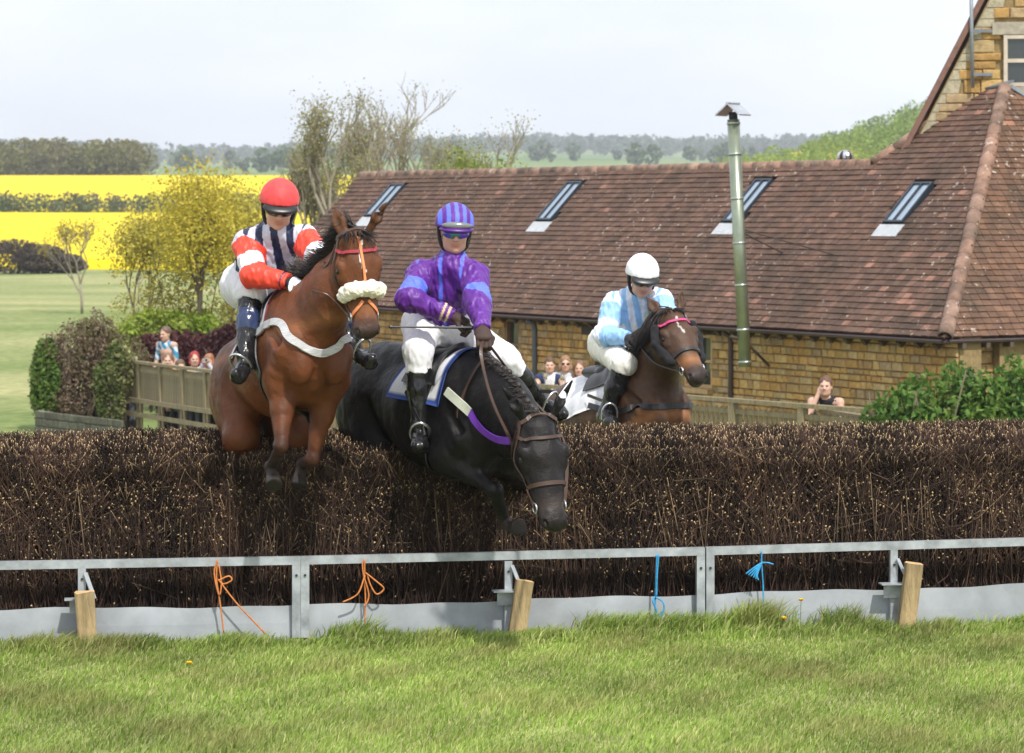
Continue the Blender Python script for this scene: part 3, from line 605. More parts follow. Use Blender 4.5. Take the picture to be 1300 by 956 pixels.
# gutter, rafters, pipes
GUT = mat('gutter_plastic', (.075, .05, .055), .45, var=.08)
mb = MB()
def gutter(a, b, out):
    mb = MB(); seg = 7; V = []
    for e in (a, b):
        for rr in (.06, .05):
            for k in range(seg): an = math.pi * k / (seg - 1); V.append(e + out * math.cos(an) * rr - Z3 * math.sin(an) * rr)
    F = []
    for k in range(seg - 1): F += [(k, k + 1, 2 * seg + k + 1, 2 * seg + k), (seg + k + 1, seg + k, 3 * seg + k, 3 * seg + k + 1)]
    F += [(0, 2 * seg, 3 * seg, seg), (seg - 1, 2 * seg - 1, 4 * seg - 1, 3 * seg - 1)]
    return mb.add(V, F)
bobj(gutter(rp(-.05, 0) - M3 * .05 - Z3 * .03, rp(SL, 0) - M3 * .05 - Z3 * .03, -M3), 'gutter', GUT, smooth=True)
bobj(gutter(E0 - U3 * .05 - Z3 * .03, E0 + M3 * 5 - U3 * .05 - Z3 * .03, -U3), 'gutter', GUT, smooth=True)
RAF = mat('dark_timber', (.085, .06, .045), .8, var=.2)
s = .35
while s < 16: bobj(MB().bar(rp(s, -.02, -.19), rp(s, .32, -.19), .075, .11, up=NRm), 'rafter', RAF); s += .42
q = .3
while q < 2.6: bobj(MB().box(E0 + M3 * q + U3 * .08 - Z3 * .11, M3 * .035, U3 * .16, Z3 * .05), 'rafter', RAF); q += .45
PIPE = mat('grey_pipe', (.10, .115, .14), .45, var=.08)
for px, py, m_, r_ in ((683, 450, PIPE, .05), (932, 460, GUT, .042)):
    s, _ = wall_at(px, py); bobj(MB().tube([wpt(s, .68, .22), wpt(s, .62, .1), wpt(s, .5, .07), wpt(s, GZ, .07)], r_, 10), 'downpipe', m_, smooth=True)
# end wall under the end slope
EW = E0 + U3 * .28
def ewpt(q, z, o=0): return A(*(EW + M3 * q - U3 * o)[:2], z)
ew = bobj(MB().box(ewpt(3.9, (GZ + .8) / 2, -.2), M3 * 3.6, U3 * .2, Z3 * (.8 - GZ) / 2), 'end_wall', MORTAR); z = -.6
while z < .72:
    h = gs.uniform(.1, .2); q = .3
    while q < 6.6:
        wd = gs.uniform(.16, .45); V, F = stone_mesh(0, wd / 2 - .009, h / 2 - .008, gs); c = q + wd / 2
        bobj(MB().add([ewpt(c + x, z + h / 2 + zz, y + .001) for x, y, zz in V], F, stone_col(gs)), 'stone', STONE, ew, cols=True); q += wd
    z += h
# windows in the long wall
WOOD = mat('pale_timber', (.46, .30, .14), .6, var=.15, stretch=(1, 1, .2)); DARKG = mat('dark_glass', (.03, .04, .035), .05, 0, .9, var=.05); LINT = mat('timber_lintel', (.05, .038, .03), .85, var=.2)
def window(r, nx, nz, m):
    a, b, z0, z1 = r; wn = empty('window', loc(wpt((a + b) / 2, z0, 0))); wn.parent = barn; o_ = wpt((a + b) / 2, z0, 0); fr = MB(); fw = .055
    def bx(mb, s, z, ds, dz, out, dep): return mb.box(wpt(s, z, out) - o_, U3 * ds, M3 * dep, Z3 * dz)
    for s in (a + fw / 2, b - fw / 2): bx(fr, s, (z0 + z1) / 2, fw / 2, (z1 - z0) / 2, -.06, .05)
    for z in (z0 + fw / 2, z1 - fw / 2): bx(fr, (a + b) / 2, z, (b - a) / 2 - fw, fw / 2, -.06, .05)
    for i in range(1, nx): bx(fr, a + (b - a) * i / nx, (z0 + z1) / 2, .03, (z1 - z0) / 2 - fw, -.062, .045)
    for i in range(1, nz): bx(fr, (a + b) / 2, z0 + (z1 - z0) * i / nz, (b - a) / 2 - fw, .02, -.068, .035)
    fr.build('frame', m, wn); bx(MB(), (a + b) / 2, (z0 + z1) / 2, (b - a) / 2 - .01, (z1 - z0) / 2 - .01, -.09, .006).build('pane', DARKG, wn)
    bx(MB(), (a + b) / 2, z0 - .045, (b - a) / 2 + .05, .04, .03, .1).build('sill', m, wn); bx(MB(), (a + b) / 2, z1 + .09, (b - a) / 2 + .16, .085, .0, .06).build('lintel', LINT, wn)
window(winA, 2, 2, WOOD); window(winB, 1, 2, mat('brown_frame', (.2, .11, .05), .6)); window(winC, 1, 3, WOOD)
# ------------------------------------------------------------ tall gabled house at the right
GP = rp(3.35, 3.76) + U3 * .12; HA = nrm(A(.964, -.265, 0)); HD = A(.265, .964, 0); GN = -nrm(HD)   # the gable runs along the hip of the barn's end roof
def gpt(px, py): return ray_plane(px, py, GP, GN)
def gq(q, z, o=0): return A(*(GP + HA * q + GN * o)[:2], z)
a = gpt(1175, 155); b = gpt(1255, 0); qa = (a - GP) @ HA; qb = (b - GP) @ HA; sl_ = (b[2] - a[2]) / (qb - qa)
qpk = qb + 1.9; zpk = b[2] + sl_ * 1.9; zbase = -2.0; qlo = qa - (a[2] - 2.2) / sl_
house = empty('gabled_house', gq(qpk, zbase)); tag(house, 'tall steep gabled honey stone house rising behind the barn at right', 'building'); HO = gq(qpk, zbase)
def hobj(mb, name, m, parent=None, cols=False, smooth=False): mb.v = [tuple(np.asarray(p) - HO) for p in mb.v]; return mb.build(name, m, parent or house, smooth, None, cols)
qr = 2 * qpk - qlo; prof = [(qlo, zbase), (qr, zbase), (qr, 2.2), (qpk, zpk), (qlo, 2.2)]
fr = [gq(q, z, 0) for q, z in prof]; bk = [gq(q, z, -.4) for q, z in prof]
gw = hobj(MB().add(fr + bk, [(0, 1, 2, 3, 4), (9, 8, 7, 6, 5)] + [(i, i + 5, (i + 1) % 5 + 5, (i + 1) % 5) for i in range(5)]), 'gable_wall', MORTAR)
hobj(MB().add([gq(qlo, zbase, -.4), gq(qlo, 2.2, -.4), gq(qlo, 2.2, -9), gq(qlo, zbase, -9), gq(qr, zbase, -.4), gq(qr, 2.2, -.4), gq(qr, 2.2, -9), gq(qr, zbase, -9)], [(0, 1, 2, 3), (4, 7, 6, 5), (2, 6, 7, 3)]), 'side_wall', MORTAR)
for sg in (-1, 1):
    e = qlo - .25 if sg < 0 else qr + .25; ze = 2.2 - .25 * sl_; dn = nrm(A(*(HA * sg * 1)[:2], 1 / sl_ * 1)); V = [gq(e, ze, .09), gq(qpk, zpk, .09), gq(qpk, zpk, -9.2), gq(e, ze, -9.2)]
    nn = nrm(np.cross(V[1] - V[0], V[3] - V[0])); nn = nn if nn[2] > 0 else -nn
    hobj(MB().hexa([v + nn * .05 for v in V] + [v + nn * .14 for v in V]), 'roof', mat('house_tile', (.2, .11, .085), .9, bump=.5, bscale=20))
g1 = gpt(1275, 110); g2 = gpt(1275, 45); wq0 = (g1 - GP) @ HA; wq1 = wq0 + .85; wz0, wz1 = g1[2], g2[2]
z = 3.0
while z < b[2] + .6:
    h = gs.uniform(.13, .24); q = qlo
    while q < qb + 3.4:
        wd = gs.uniform(.2, .5); c = q + wd / 2
        lim = qlo + (z + h - 2.2) / sl_
        if q > lim + .02 and q + wd < 2 * qpk - lim and not (wq0 - .12 < c < wq1 + .3 and wz0 - .2 < z + h / 2 < wz1 + .22):
            V, F = stone_mesh(0, wd / 2 - .009, h / 2 - .008, gs); hobj(MB().add([gq(c + x, z + h / 2 + zz, y + .001) for x, y, zz in V], F, stone_col(gs)), 'stone', STONE, gw, True)
        q += wd
    # rake stone next to the verge
    q0 = qlo + (z - 2.2) / sl_; hobj(MB().add([gq(q0 + .03, z + .006, .03), gq(q0 + .30, z + .006, .03), gq(q0 + .30 + (h - .012) / sl_ * .4, z + h - .006, .03), gq(q0 + .03 + (h - .012) / sl_, z + h - .006, .03)] + [gq(q0 + .03, z + .006, .0), gq(q0 + .30, z + .006, 0), gq(q0 + .30 + (h - .012) / sl_ * .4, z + h - .006, 0), gq(q0 + .03 + (h - .012) / sl_, z + h - .006, 0)], [(0, 1, 2, 3), (0, 4, 5, 1), (1, 5, 6, 2), (2, 6, 7, 3), (3, 7, 4, 0)], (.42, .37, .26)), 'stone', STONE, gw, True)
    z += h
wn = empty('window', gq((wq0 + wq1) / 2, wz0) - HO); wn.parent = house; o_ = gq((wq0 + wq1) / 2, wz0); FRP = mat('cream_frame', (.55, .47, .38), .6); mb = MB()
for q in (wq0 + .03, wq1 - .03, (wq0 + wq1) / 2): mb.box(gq(q, (wz0 + wz1) / 2, .05) - o_, HA * .03, HD * .04, Z3 * (wz1 - wz0) / 2)
for z in (wz0 + .03, wz1 - .03, (wz0 + wz1) / 2): mb.box(gq((wq0 + wq1) / 2, z, .047) - o_, HA * ((wq1 - wq0) / 2 - .001), HD * .035, Z3 * .03)
mb.build('frame', FRP, wn); MB().box(gq((wq0 + wq1) / 2, (wz0 + wz1) / 2, .03) - o_, HA * ((wq1 - wq0) / 2 - .01), HD * .006, Z3 * ((wz1 - wz0) / 2 - .01)).build('pane', DARKG, wn)
GREYS = mat('grey_stone', (.36, .32, .25), .9, var=.2, bump=.4)
MB().box(gq((wq0 + wq1) / 2, wz0 - .08, .06) - o_, HA * ((wq1 - wq0) / 2 + .12), HD * .08, Z3 * .07).build('sill', GREYS, wn)
MB().box(gq((wq0 + wq1) / 2 - .02, wz1 + .11, .03) - o_, HA * ((wq1 - wq0) / 2 + .16), HD * .06, Z3 * .1).build('lintel', GREYS, wn)
# lead at the top of the end roof
bobj(MB().bar(rp(3.72, 3.8, .02), rp(3.0, 3.86, .02), .2, .03, up=nrm(NRm + Z3)), 'lead_flashing', LEAD)
bobj(MB().bar(r2(AP_T + .1, 1.0, .05), r2(AP_T + 1.6, .72, .05), .10, .02, up=N2), 'lead_flashing', LEAD)
# aerial mast
p0 = gpt(1236, 112); p1 = gpt(1233, -60); mast = empty('aerial_mast', p0 + GN * .12); tag(mast, 'thin grey aerial mast fixed to the gable wall', 'mast'); sh = GN * .12; GALV = mat('galvanised', (.42, .45, .47), .42, .75, var=.14, nscale=5, bump=.08)
mb = MB().tube([A(0, 0, 0), (p1 - p0)], .03, 8); mb.build('pole', mat('mast_grey', (.3, .33, .37), .5, .4), mast, True)
for yy in (40, 95): c = gpt(1235, yy) - p0; MB().bar(c, c + HA * .32 - sh * .6, .05, .05).build('bracket', LEAD, mast)
# flue
fb = P(946, 466, 45.55); ft = P(931, 152, 45.75); flue = empty('flue_pipe', fb); tag(flue, 'tall leaning galvanised flue pipe standing up past the barn eave', 'flue'); ax = nrm(ft - fb); H_ = np.linalg.norm(ft - fb); FL = mat('flue_steel', (.29, .33, .25), .3, .7, var=.15, nscale=3)
MB().tube([A(0, 0, 0), ax * H_], .098, 18).build('pipe', FL, flue, True)
for f in (.02, .15, .33, .5, .68, .86, .985): MB().tube([ax * (H_ * f - .015), ax * (H_ * f + .015)], .108, 18).build('joint_ring', mat('ring_steel', (.45, .48, .45), .3, .8), flue, True)
mb = MB(); CAPM = mat('cap_steel', (.55, .57, .6), .3, .8)
cx_ = nrm(A(.8, -.6, 0)); cy_ = A(.6, .8, 0)
for sg in (-1, 1): mb.box(ax * (H_ + .14) + cx_ * sg * .1 + A(0, 0, .03), cx_ * .125 - Z3 * sg * .1, cy_ * .17, cx_ * sg * .007 + Z3 * .009)
mb.build('cowl', CAPM, flue); MB().tube([ax * (H_ - .01), ax * (H_ + .12)], .07, 10).build('cowl_neck', mat('soot', (.015, .015, .018), .7), flue, True)
c = ax * .42; s, z = wall_at(978, 466); MB().tube([c, wpt(s, z, 0) - fb], .022, 6).build('bracket', LINT, flue); MB().tube([c + A(-.22, -.02, .06), c], .03, 6).build('bracket', LINT, flue)
for tx, ty in ((1060, 325), (995, 323)):
    s, t = roof_at(tx, ty); h0 = .56 * H_ if tx > 1020 else .55 * H_; MB().tube([ax * h0, rp(s, t, .03) - fb], .011, 5).build('guy_wire', LINT, flue)
# roof ventilator ball
vp = rp(roof_at(1073, 203)[0], TR_, .0) + M3 * 1.2 + A(0, 0, -1.0); vp = P(1073, 200, 49.5); V0 = empty('roof_ventilator', vp - A(0, 0, .35)); tag(V0, 'small round metal turbine ventilator beyond the barn ridge', 'ventilator')
MB().tube([A(0, 0, -.8), A(0, 0, .26)], .07, 10).build('stem', LEAD, V0, True)
for k in range(14):
    a = k / 14 * 6.283; pts = [A(math.cos(a) * .135 * math.sin(e) , math.sin(a) * .135 * math.sin(e), .36 - .115 * math.cos(e)) for e in np.linspace(.15, 3.0, 8)]
    ribbon(pts, [nrm(p - A(0, 0, .36)) for p in pts], .05, .006).build('vane', CAPM if k % 3 else SLAB, V0)
# barn yard bits on the rapeseed side are out of view
# ============================================================ the birch fence
FA = nrm(A(1, .145, 0)); FG = A(-FA[1], FA[0], 0); F0 = A(0, 18.35, 0)
def fp(a, q, z): return F0 + FA * a + FG * q + A(0, 0, z)
def f_at(px, py, q=0.0):                     # pixel -> (a, z) on the upright plane at depth q of the fence
    p = ray_plane(px, py, F0 + FG * q, FG); return (p - F0) @ FA, p[2]
fence = empty('birch_fence', fp(0, .4, 0)); tag(fence, 'long dark birch brush steeplechase fence across the course', 'fence')
FO = fp(0, .4, 0)
def topz(q): return np.interp(q, [0, .12, .3, .8], [.95, 1.05, 1.13, 1.2])
def twigs(n, p0, p1, r, bend, cols, tipcol, tipfrac, g):
    # n three-sided twigs from p0 to p1 with a bent middle and a cut tip
    d = p1 - p0; ln = np.linalg.norm(d, axis=1)[:, None]; t = d / ln; ref = g.normal(size=(n, 3)); u = np.cross(t, ref); u /= np.linalg.norm(u, axis=1)[:, None]; v = np.cross(t, u)
    mid = (p0 + p1) / 2 + (u * g.normal(size=(n, 1)) + v * g.normal(size=(n, 1))) * bend * ln
    tp = p1 - t * np.minimum(.009, ln * .2); rings = []
    for c, k in ((p0, 1.0), (mid, .85), (tp, .62), (p1, .55)):
        for j in range(3): a = j * 2.0944; rings.append(c + (u * math.cos(a) + v * math.sin(a)) * (r * k)[:, None])
    V = np.stack(rings, 1).reshape(-1, 3); b = (np.arange(n) * 12)[:, None]
    Q = np.concatenate([b + np.array([i * 3 + j, i * 3 + (j + 1) % 3, i * 3 + 3 + (j + 1) % 3, i * 3 + 3 + j]) for i in range(3) for j in range(3)])
    T = b + np.array([9, 10, 11, 11])         # tip
    cl_ = np.clip(.95 + .32 * np.sin(p1[:, 0] * 9 + 2 * np.sin(p1[:, 2] * 7)) + .28 * np.sin(p1[:, 0] * 23 + p1[:, 2] * 11 + 1) + .25 * np.sin(p1[:, 0] * 4.1 + 1.3), .35, 1.7)[:, None]; C = cols[g.integers(0, len(cols), n)] * (.5 + 1.0 * g.random(n))[:, None] * cl_; tc_ = np.where((g.random(n) < tipfrac)[:, None], tipcol * (.55 + .6 * g.random(n))[:, None], C)
    CC = np.repeat(C[:, None], 12, 1); CC[:, 9:] = tc_[:, None]; CC[:, 6:9] = (CC[:, 6:9] + tc_[:, None]) / 2
    return V, Q, b[:, 0], CC.reshape(-1, 3)
g = np.random.default_rng(33); HALF = 6.4
TWC = .66 * np.array([(.060, .034, .026), (.082, .044, .032), (.045, .027, .022), (.105, .056, .036), (.064, .040, .030), (.12, .07, .042)]); TIP = np.array((.66, .47, .26))
def fpv(a, q, z): return F0 + a[:, None] * FA + q[:, None] * FG + np.stack([0 * z, 0 * z, z], 1)
VV = []; QQ = []; CC = []; TT = []; off = 0
def addt(n, p0, p1, r, bend, cols, tipfrac):
    global off
    V, Q, b, C = twigs(n, p0, p1, r, bend, cols, TIP, tipfrac, g); VV.append(V); QQ.append(Q + off); TT.append(np.stack([b + 9, b + 10, b + 11], 1) + off); CC.append(C); off += len(V)
n = 11700; a = g.uniform(-HALF, HALF, n); q = g.uniform(-.01, .16, n); z1 = topz(q) * g.uniform(.55, .98, n); ln = g.normal(0, .10, n)
addt(n, fpv(a, q, np.full(n, .02)), fpv(a + ln, q + .1 * z1 + g.normal(0, .02, n), z1), g.uniform(.0022, .005, n), .05, TWC * .85, .2)
n = 32000; a = g.uniform(-HALF, HALF, n); z0 = .95 * g.beta(2.0, 1.15, n); q = .1 * z0 + g.uniform(.0, .12, n); l = g.uniform(.1, .26, n); fo = g.uniform(-.01, .055, n)
addt(n, fpv(a, q, z0), fpv(a + g.normal(0, .6, n) * l, .1 * z0 - .015 + g.uniform(0, .05, n), np.minimum(z0 + l, 1.1)), g.uniform(.0018, .0042, n), .09, TWC, .14)
n = 37000; a = g.uniform(-HALF, HALF, n); q = g.uniform(.08, .84, n); zt = topz(q) + g.normal(0, .006, n) + .010 * np.sin(a * 2.3); l = g.uniform(.06, .14, n)
addt(n, fpv(a, q, zt - l), fpv(a + g.normal(0, .45, n) * l, q + g.normal(-.15, .4, n) * l, zt), g.uniform(.002, .0045, n), .07, TWC * 1.0, .16)
n = 600; a = g.uniform(-HALF, HALF, n); z0 = g.uniform(.2, 1.0, n); q = .1 * z0 - .012; l = g.uniform(.15, .4, n); an = g.uniform(0, 3.14, n)
addt(n, fpv(a, q, z0), fpv(a + l * np.cos(an), q - .02, np.clip(z0 + l * np.sin(an) * .7, 0, 1.13)), g.uniform(.0015, .003, n), .12, TWC * 1.25, .1)
n = 5600; a = g.uniform(-HALF, HALF, n); z0 = .92 * g.beta(2.6, 1.2, n); q = .1 * z0 + .03; addt(n, fpv(a, q, z0), fpv(a + g.normal(0, .02, n), .1 * z0 - .022 + g.uniform(0, .03, n), z0 + g.uniform(.0, .05, n)), g.uniform(.005, .0115, n), .02, TWC, .75)
n = 4300; a = g.uniform(-HALF, HALF, n); q = g.uniform(.08, .84, n); zt = topz(q); addt(n, fpv(a, q, zt - .06), fpv(a + g.normal(0, .02, n), q - .01, zt + .008), g.uniform(.0035, .0075, n), .02, TWC, .7)
V = np.concatenate(VV) - FO; Q = np.concatenate(QQ); T = np.concatenate(TT); C = np.concatenate(CC)
me = bpy.data.meshes.new('brush'); nq, ntt = len(Q), len(T)
me.vertices.add(len(V)); me.vertices.foreach_set('co', V.astype(np.float32).ravel()); me.loops.add(nq * 4 + ntt * 3); me.loops.foreach_set('vertex_index', np.concatenate([Q.ravel(), T.ravel()]).astype(np.int32))
me.polygons.add(nq + ntt); me.polygons.foreach_set('loop_start', np.concatenate([np.arange(nq) * 4, nq * 4 + np.arange(ntt) * 3]).astype(np.int32)); me.polygons.foreach_set('loop_total', np.concatenate([np.full(nq, 4), np.full(ntt, 3)]).astype(np.int32))
at = me.color_attributes.new('Col', 'FLOAT_COLOR', 'POINT'); c4 = np.ones((len(V), 4), np.float32); c4[:, :3] = C; at.data.foreach_set('color', c4.ravel()); me.update(calc_edges=True)
me.materials.append(mat('birch_twig', rough=.7, spec=.3, var=.15, nscale=20, attr=True))
tag(link(bpy.data.objects.new('brush', me), fence), kind='stuff')
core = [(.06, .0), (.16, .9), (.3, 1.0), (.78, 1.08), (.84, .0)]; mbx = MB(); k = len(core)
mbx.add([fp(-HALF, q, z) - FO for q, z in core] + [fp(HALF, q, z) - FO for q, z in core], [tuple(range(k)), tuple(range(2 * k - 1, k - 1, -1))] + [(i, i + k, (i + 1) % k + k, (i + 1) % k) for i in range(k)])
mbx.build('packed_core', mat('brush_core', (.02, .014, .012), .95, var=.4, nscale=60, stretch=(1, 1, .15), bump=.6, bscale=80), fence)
# ------------------------------------------------------------ galvanised guard frames
QF = -.13; PLATE = mat('galvanised_sheet', (.37, .395, .42), .6, .25, var=.2, nscale=2.5, bump=.12, bscale=5); GALV2 = mat('galvanised_bar', (.41, .44, .465), .5, .4, var=.24, nscale=9, bump=.1, bscale=20)
def zi(a): return .012 * max(a, 0) - .002
def guard(a0, a1, label, mids, ends, seed):
    o0 = fp((a0 + a1) / 2, QF, 0); root = empty('guard_frame', o0); tag(root, label, 'guard rail', 'guard frames along the foot of the birch fence'); zr = .452; r_ = random.Random(seed)
    def bx(a, q, z, da, dq, dz): return MB().box(fp(a, q, z) - o0, FA * da, FG * dq, A(0, 0, dz))
    MB().bar(fp(a0, QF, zr + zi(a0)) - o0, fp(a1, QF, zr + zi(a1)) - o0, .044, .05).build('rail', GALV2, root)
    for a in ends: bx(a, QF, .2 + zi(a) / 2, .026, .0215, .227 + zi(a) / 2).build('post', GALV2, root)
    for a in mids:
        bx(a, QF - .002, .2 + zi(a) / 2, .024, .02, .227 + zi(a) / 2).build('post', GALV2, root)
        br = MB(); br.box(fp(a - .02, QF - .07, .245) - o0, FA * .085, FG * .045, A(0, 0, .004)); br.box(fp(a + .0, QF - .045, .2) - o0, FA * .075, FG * .006, A(0, 0, .045)); br.bar(fp(a + .02, QF - .03, .4) - o0, fp(a + .075, QF - .1, .25) - o0, .03, .006); br.build('bracket', GALV2, root)
    for a in list(ends) + list(mids): MB().tube([fp(a, QF - .022, .36) - o0, fp(a, QF - .03, .36) - o0], .008, 8).build('bolt', mat('dark_bolt', (.06, .06, .06), .5, .6), root)
    n = 60; V = []; ph = [r_.uniform(0, 6) for _ in range(4)]
    for i in range(n + 1):
        a = a0 + .03 + (a1 - a0 - .06) * i / n; w_ = .012 * math.sin(a * 2.1 + ph[0]) + .006 * math.sin(a * 5.7 + ph[1]); tz = .172 + zi(a) + .008 * math.sin(a * 3.3 + ph[2]) + .004 * math.sin(a * 11 + ph[3]); tb = .02 * max(0, math.sin(a * 1.7 + ph[1]))
        for qq_, z in ((QF + .035 + w_, -.08), (QF + .038 + w_ * .8, .06), (QF + .041 + w_ * .6 + tb * .3, tz)): V.append(fp(a, qq_, z) - o0)
    V2 = [v + FG * .003 for v in V]; N = len(V); F = []
    for i in range(n):
        for j in range(2): b = i * 3 + j; F += [(b, b + 3, b + 4, b + 1), (N + b, N + b + 1, N + b + 4, N + b + 3)]
        F += [(i * 3 + 2, i * 3 + 5, N + i * 3 + 5, N + i * 3 + 2)]
    mobj('kickboard', V + V2, F, PLATE, root, False)
    return root
aA = f_at(376, 760, QF)[0]; aB0 = f_at(387, 760, QF)[0]; aB1 = f_at(889, 750, QF)[0]; aC = f_at(901, 750, QF)[0]
mA = f_at(104, 740, QF)[0]; mB = f_at(645, 740, QF)[0]; mC = f_at(1134, 740, QF)[0]
guard(-5.8, aA + .026, 'left galvanised guard frame behind the splintered stake', [mA], [aA], 1); guard(aB0 - .026, aB1 + .026, 'middle galvanised guard frame below the black horse', [mB], [aB0, aB1], 2); guard(aC - .026, 6.2, 'right galvanised guard frame with the frayed blue twine', [mC], [aC], 3)
# stakes
STK = mat('stake_timber', (.34, .25, .125), .8, var=.38, nscale=6, stretch=(3, 3, .5), bump=.5, bscale=40); STKT = mat('stake_end', (.5, .33, .16), .85, var=.2, nscale=30)
def stake(bx, by, tx, ty, wpx, label, rough, seed):
    q = QF - .13; a0, z0 = f_at(bx, by, q); a1, z1 = f_at(tx, ty, q); o0 = fp(a0, q, -.06); r_ = random.Random(seed); d = nrm(fp(a1, q, z1) - fp(a0, q, z0)); side = nrm(np.cross(FG, d)); side = side if side @ FA > 0 else -side; hw = wpx / FPX * 18.1 / 2; Ln = np.linalg.norm(fp(a1, q, z1) - o0)
    root = empty('wooden_stake', o0); tag(root, label, 'stake', 'wooden stakes holding the guard frames'); V = []; rows = 6
    cs = [(-1, -.8), (-.8, -1), (.8, -1), (1, -.8), (1, .8), (.8, 1), (-.8, 1), (-1, .8)]
    for i in range(rows):
        for cx, cy in cs: V.append(d * Ln * i / (rows - 1) + side * cx * (hw + r_.uniform(-.002, .002)) + FG * cy * .034 + (d * r_.uniform(-.012, .014) * rough if i == rows - 1 else 0))
    F = [(i * 8 + k, i * 8 + (k + 1) % 8, (i + 1) * 8 + (k + 1) % 8, (i + 1) * 8 + k) for i in range(rows - 1) for k in range(8)]
    mobj('shaft', V, F, STK, root); tp = V[-8:]; c = sum(tp) / 8 + d * .006
    mobj('cut_end', tp + [c], [(k, (k + 1) % 8, 8) for k in range(8)], STKT, root)
stake(112, 812, 108, 752, 24, 'splintered topped wooden stake at the left end', 1, 1); stake(655, 806, 665, 737, 22, 'leaning wooden stake below the nose of the black horse', .15, 2); stake(1149, 784, 1158, 715, 22, 'leaning wooden stake at the right end of the rail', .4, 3)
# twine
OR = mat('orange_twine', (.58, .20, .05), .7, var=.2, nscale=60); BL = mat('blue_twine', (.03, .30, .58), .65, var=.2, nscale=60)
def twine(label, m, paths, r=.005, q=QF - .034):
    pts0 = [[fp(*((lambda az: (az[0], q + (dq if abs(dq) < 1 else 0), az[1]))(f_at(x, y, q)))) for x, y, dq in p] for p in paths]; o0 = pts0[0][0]; root = empty('baler_twine', o0); tag(root, label, 'twine', 'baler twine tied to the guard rail')
    for i, p in enumerate(pts0): MB().tube([v - o0 for v in spline(p, 6)], r, 6).build(['knotted_strand', 'loop', 'loose_end'][min(i, 2)], m, root, True)
twine('orange twine tied to the rail with one strand stretched out to the right', OR, [[(276, 710, 0), (275, 735, 0), (280, 770, 0), (284, 803, 0)], [(277, 737, -.01), (290, 731, -.015), (294, 736, -.02), (284, 741, -.01), (277, 736, -.005)], [(277, 735, -.01), (300, 765, -.02), (338, 805, -.03)], [(276, 712, -.01), (272, 728, 0), (278, 755, -.01), (281, 740, -.01), (278, 718, -.005)]], .0055)
twine('orange twine with looped knot hanging in the middle of the rail', OR, [[(463, 710, 0), (463, 735, 0), (464, 765, 0), (463, 795, 0)], [(464, 727, -.01), (478, 738, -.02), (487, 747, -.015), (478, 754, -.01), (470, 742, -.01), (466, 728, -.005)], [(463, 730, -.01), (456, 750, -.02), (448, 758, -.015), (435, 764, -.01)], [(460, 712, -.01), (461, 728, -.01), (468, 755, -.01), (463, 770, -.01)]], .0055)
twine('blue twine hanging straight from the rail to a bunched knot', BL, [[(834, 704, 0), (833, 735, 0), (832, 760, 0), (832, 795, 0)], [(832, 758, -.01), (841, 764, -.015), (842, 774, -.015), (835, 783, -.01), (831, 772, -.01)], [(831, 757, -.01), (828, 763, -.02), (832, 772, -.015), (834, 782, -.01)], [(836, 704, -.005), (834, 730, -.005), (833, 757, -.01)]], .0055)
twine('frayed blue twine knotted just under the right hand rail', BL, [[(967, 700, 0), (967, 715, 0), (969, 750, 0), (969, 790, 0)], [(967, 714, -.01), (974, 714, -.02), (981, 716, -.02)]] + [[(967, 714, -.01), (958 + k * .5, 719 + k * 2, -.02), (946 + k * 3.2, 728 + k * 1.6, -.02)] for k in range(6)], .005)
# dandelions
DY = mat('dandelion_yellow', (.85, .55, .01), .7, var=.1)
for px, py, h, lab in ((239, 843, .05, 'yellow dandelion in the grass below the left guard frame'), (1016, 763, .15, 'yellow dandelion against the right hand kickboard'), (994, 786, .06, 'small yellow dandelion at the foot of the right kickboard')):
    p = PG(px, py, h); root = empty('dandelion', A(p[0], p[1], 0)); tag(root, lab, 'flower', 'dandelions in the grass'); MB().tube([A(0, 0, 0), A(.005, 0, h)], .002, 5).build('stem', mat('stem_green', (.12, .2, .04), .6), root)
    mb = MB()
    for k in range(26):
        a = k * 2.399; e = .15 + .75 * (k / 26); d = A(math.cos(a) * math.cos(e), math.sin(a) * math.cos(e), math.sin(e)); sd = nrm(np.cross(d, Z3)) * .004; mb.add([A(.005, 0, h) - sd, A(.005, 0, h) + sd, A(.005, 0, h) + d * .022 + sd, A(.005, 0, h) + d * .022 - sd], [(0, 1, 2, 3)])
    mb.build('bloom', DY, root)
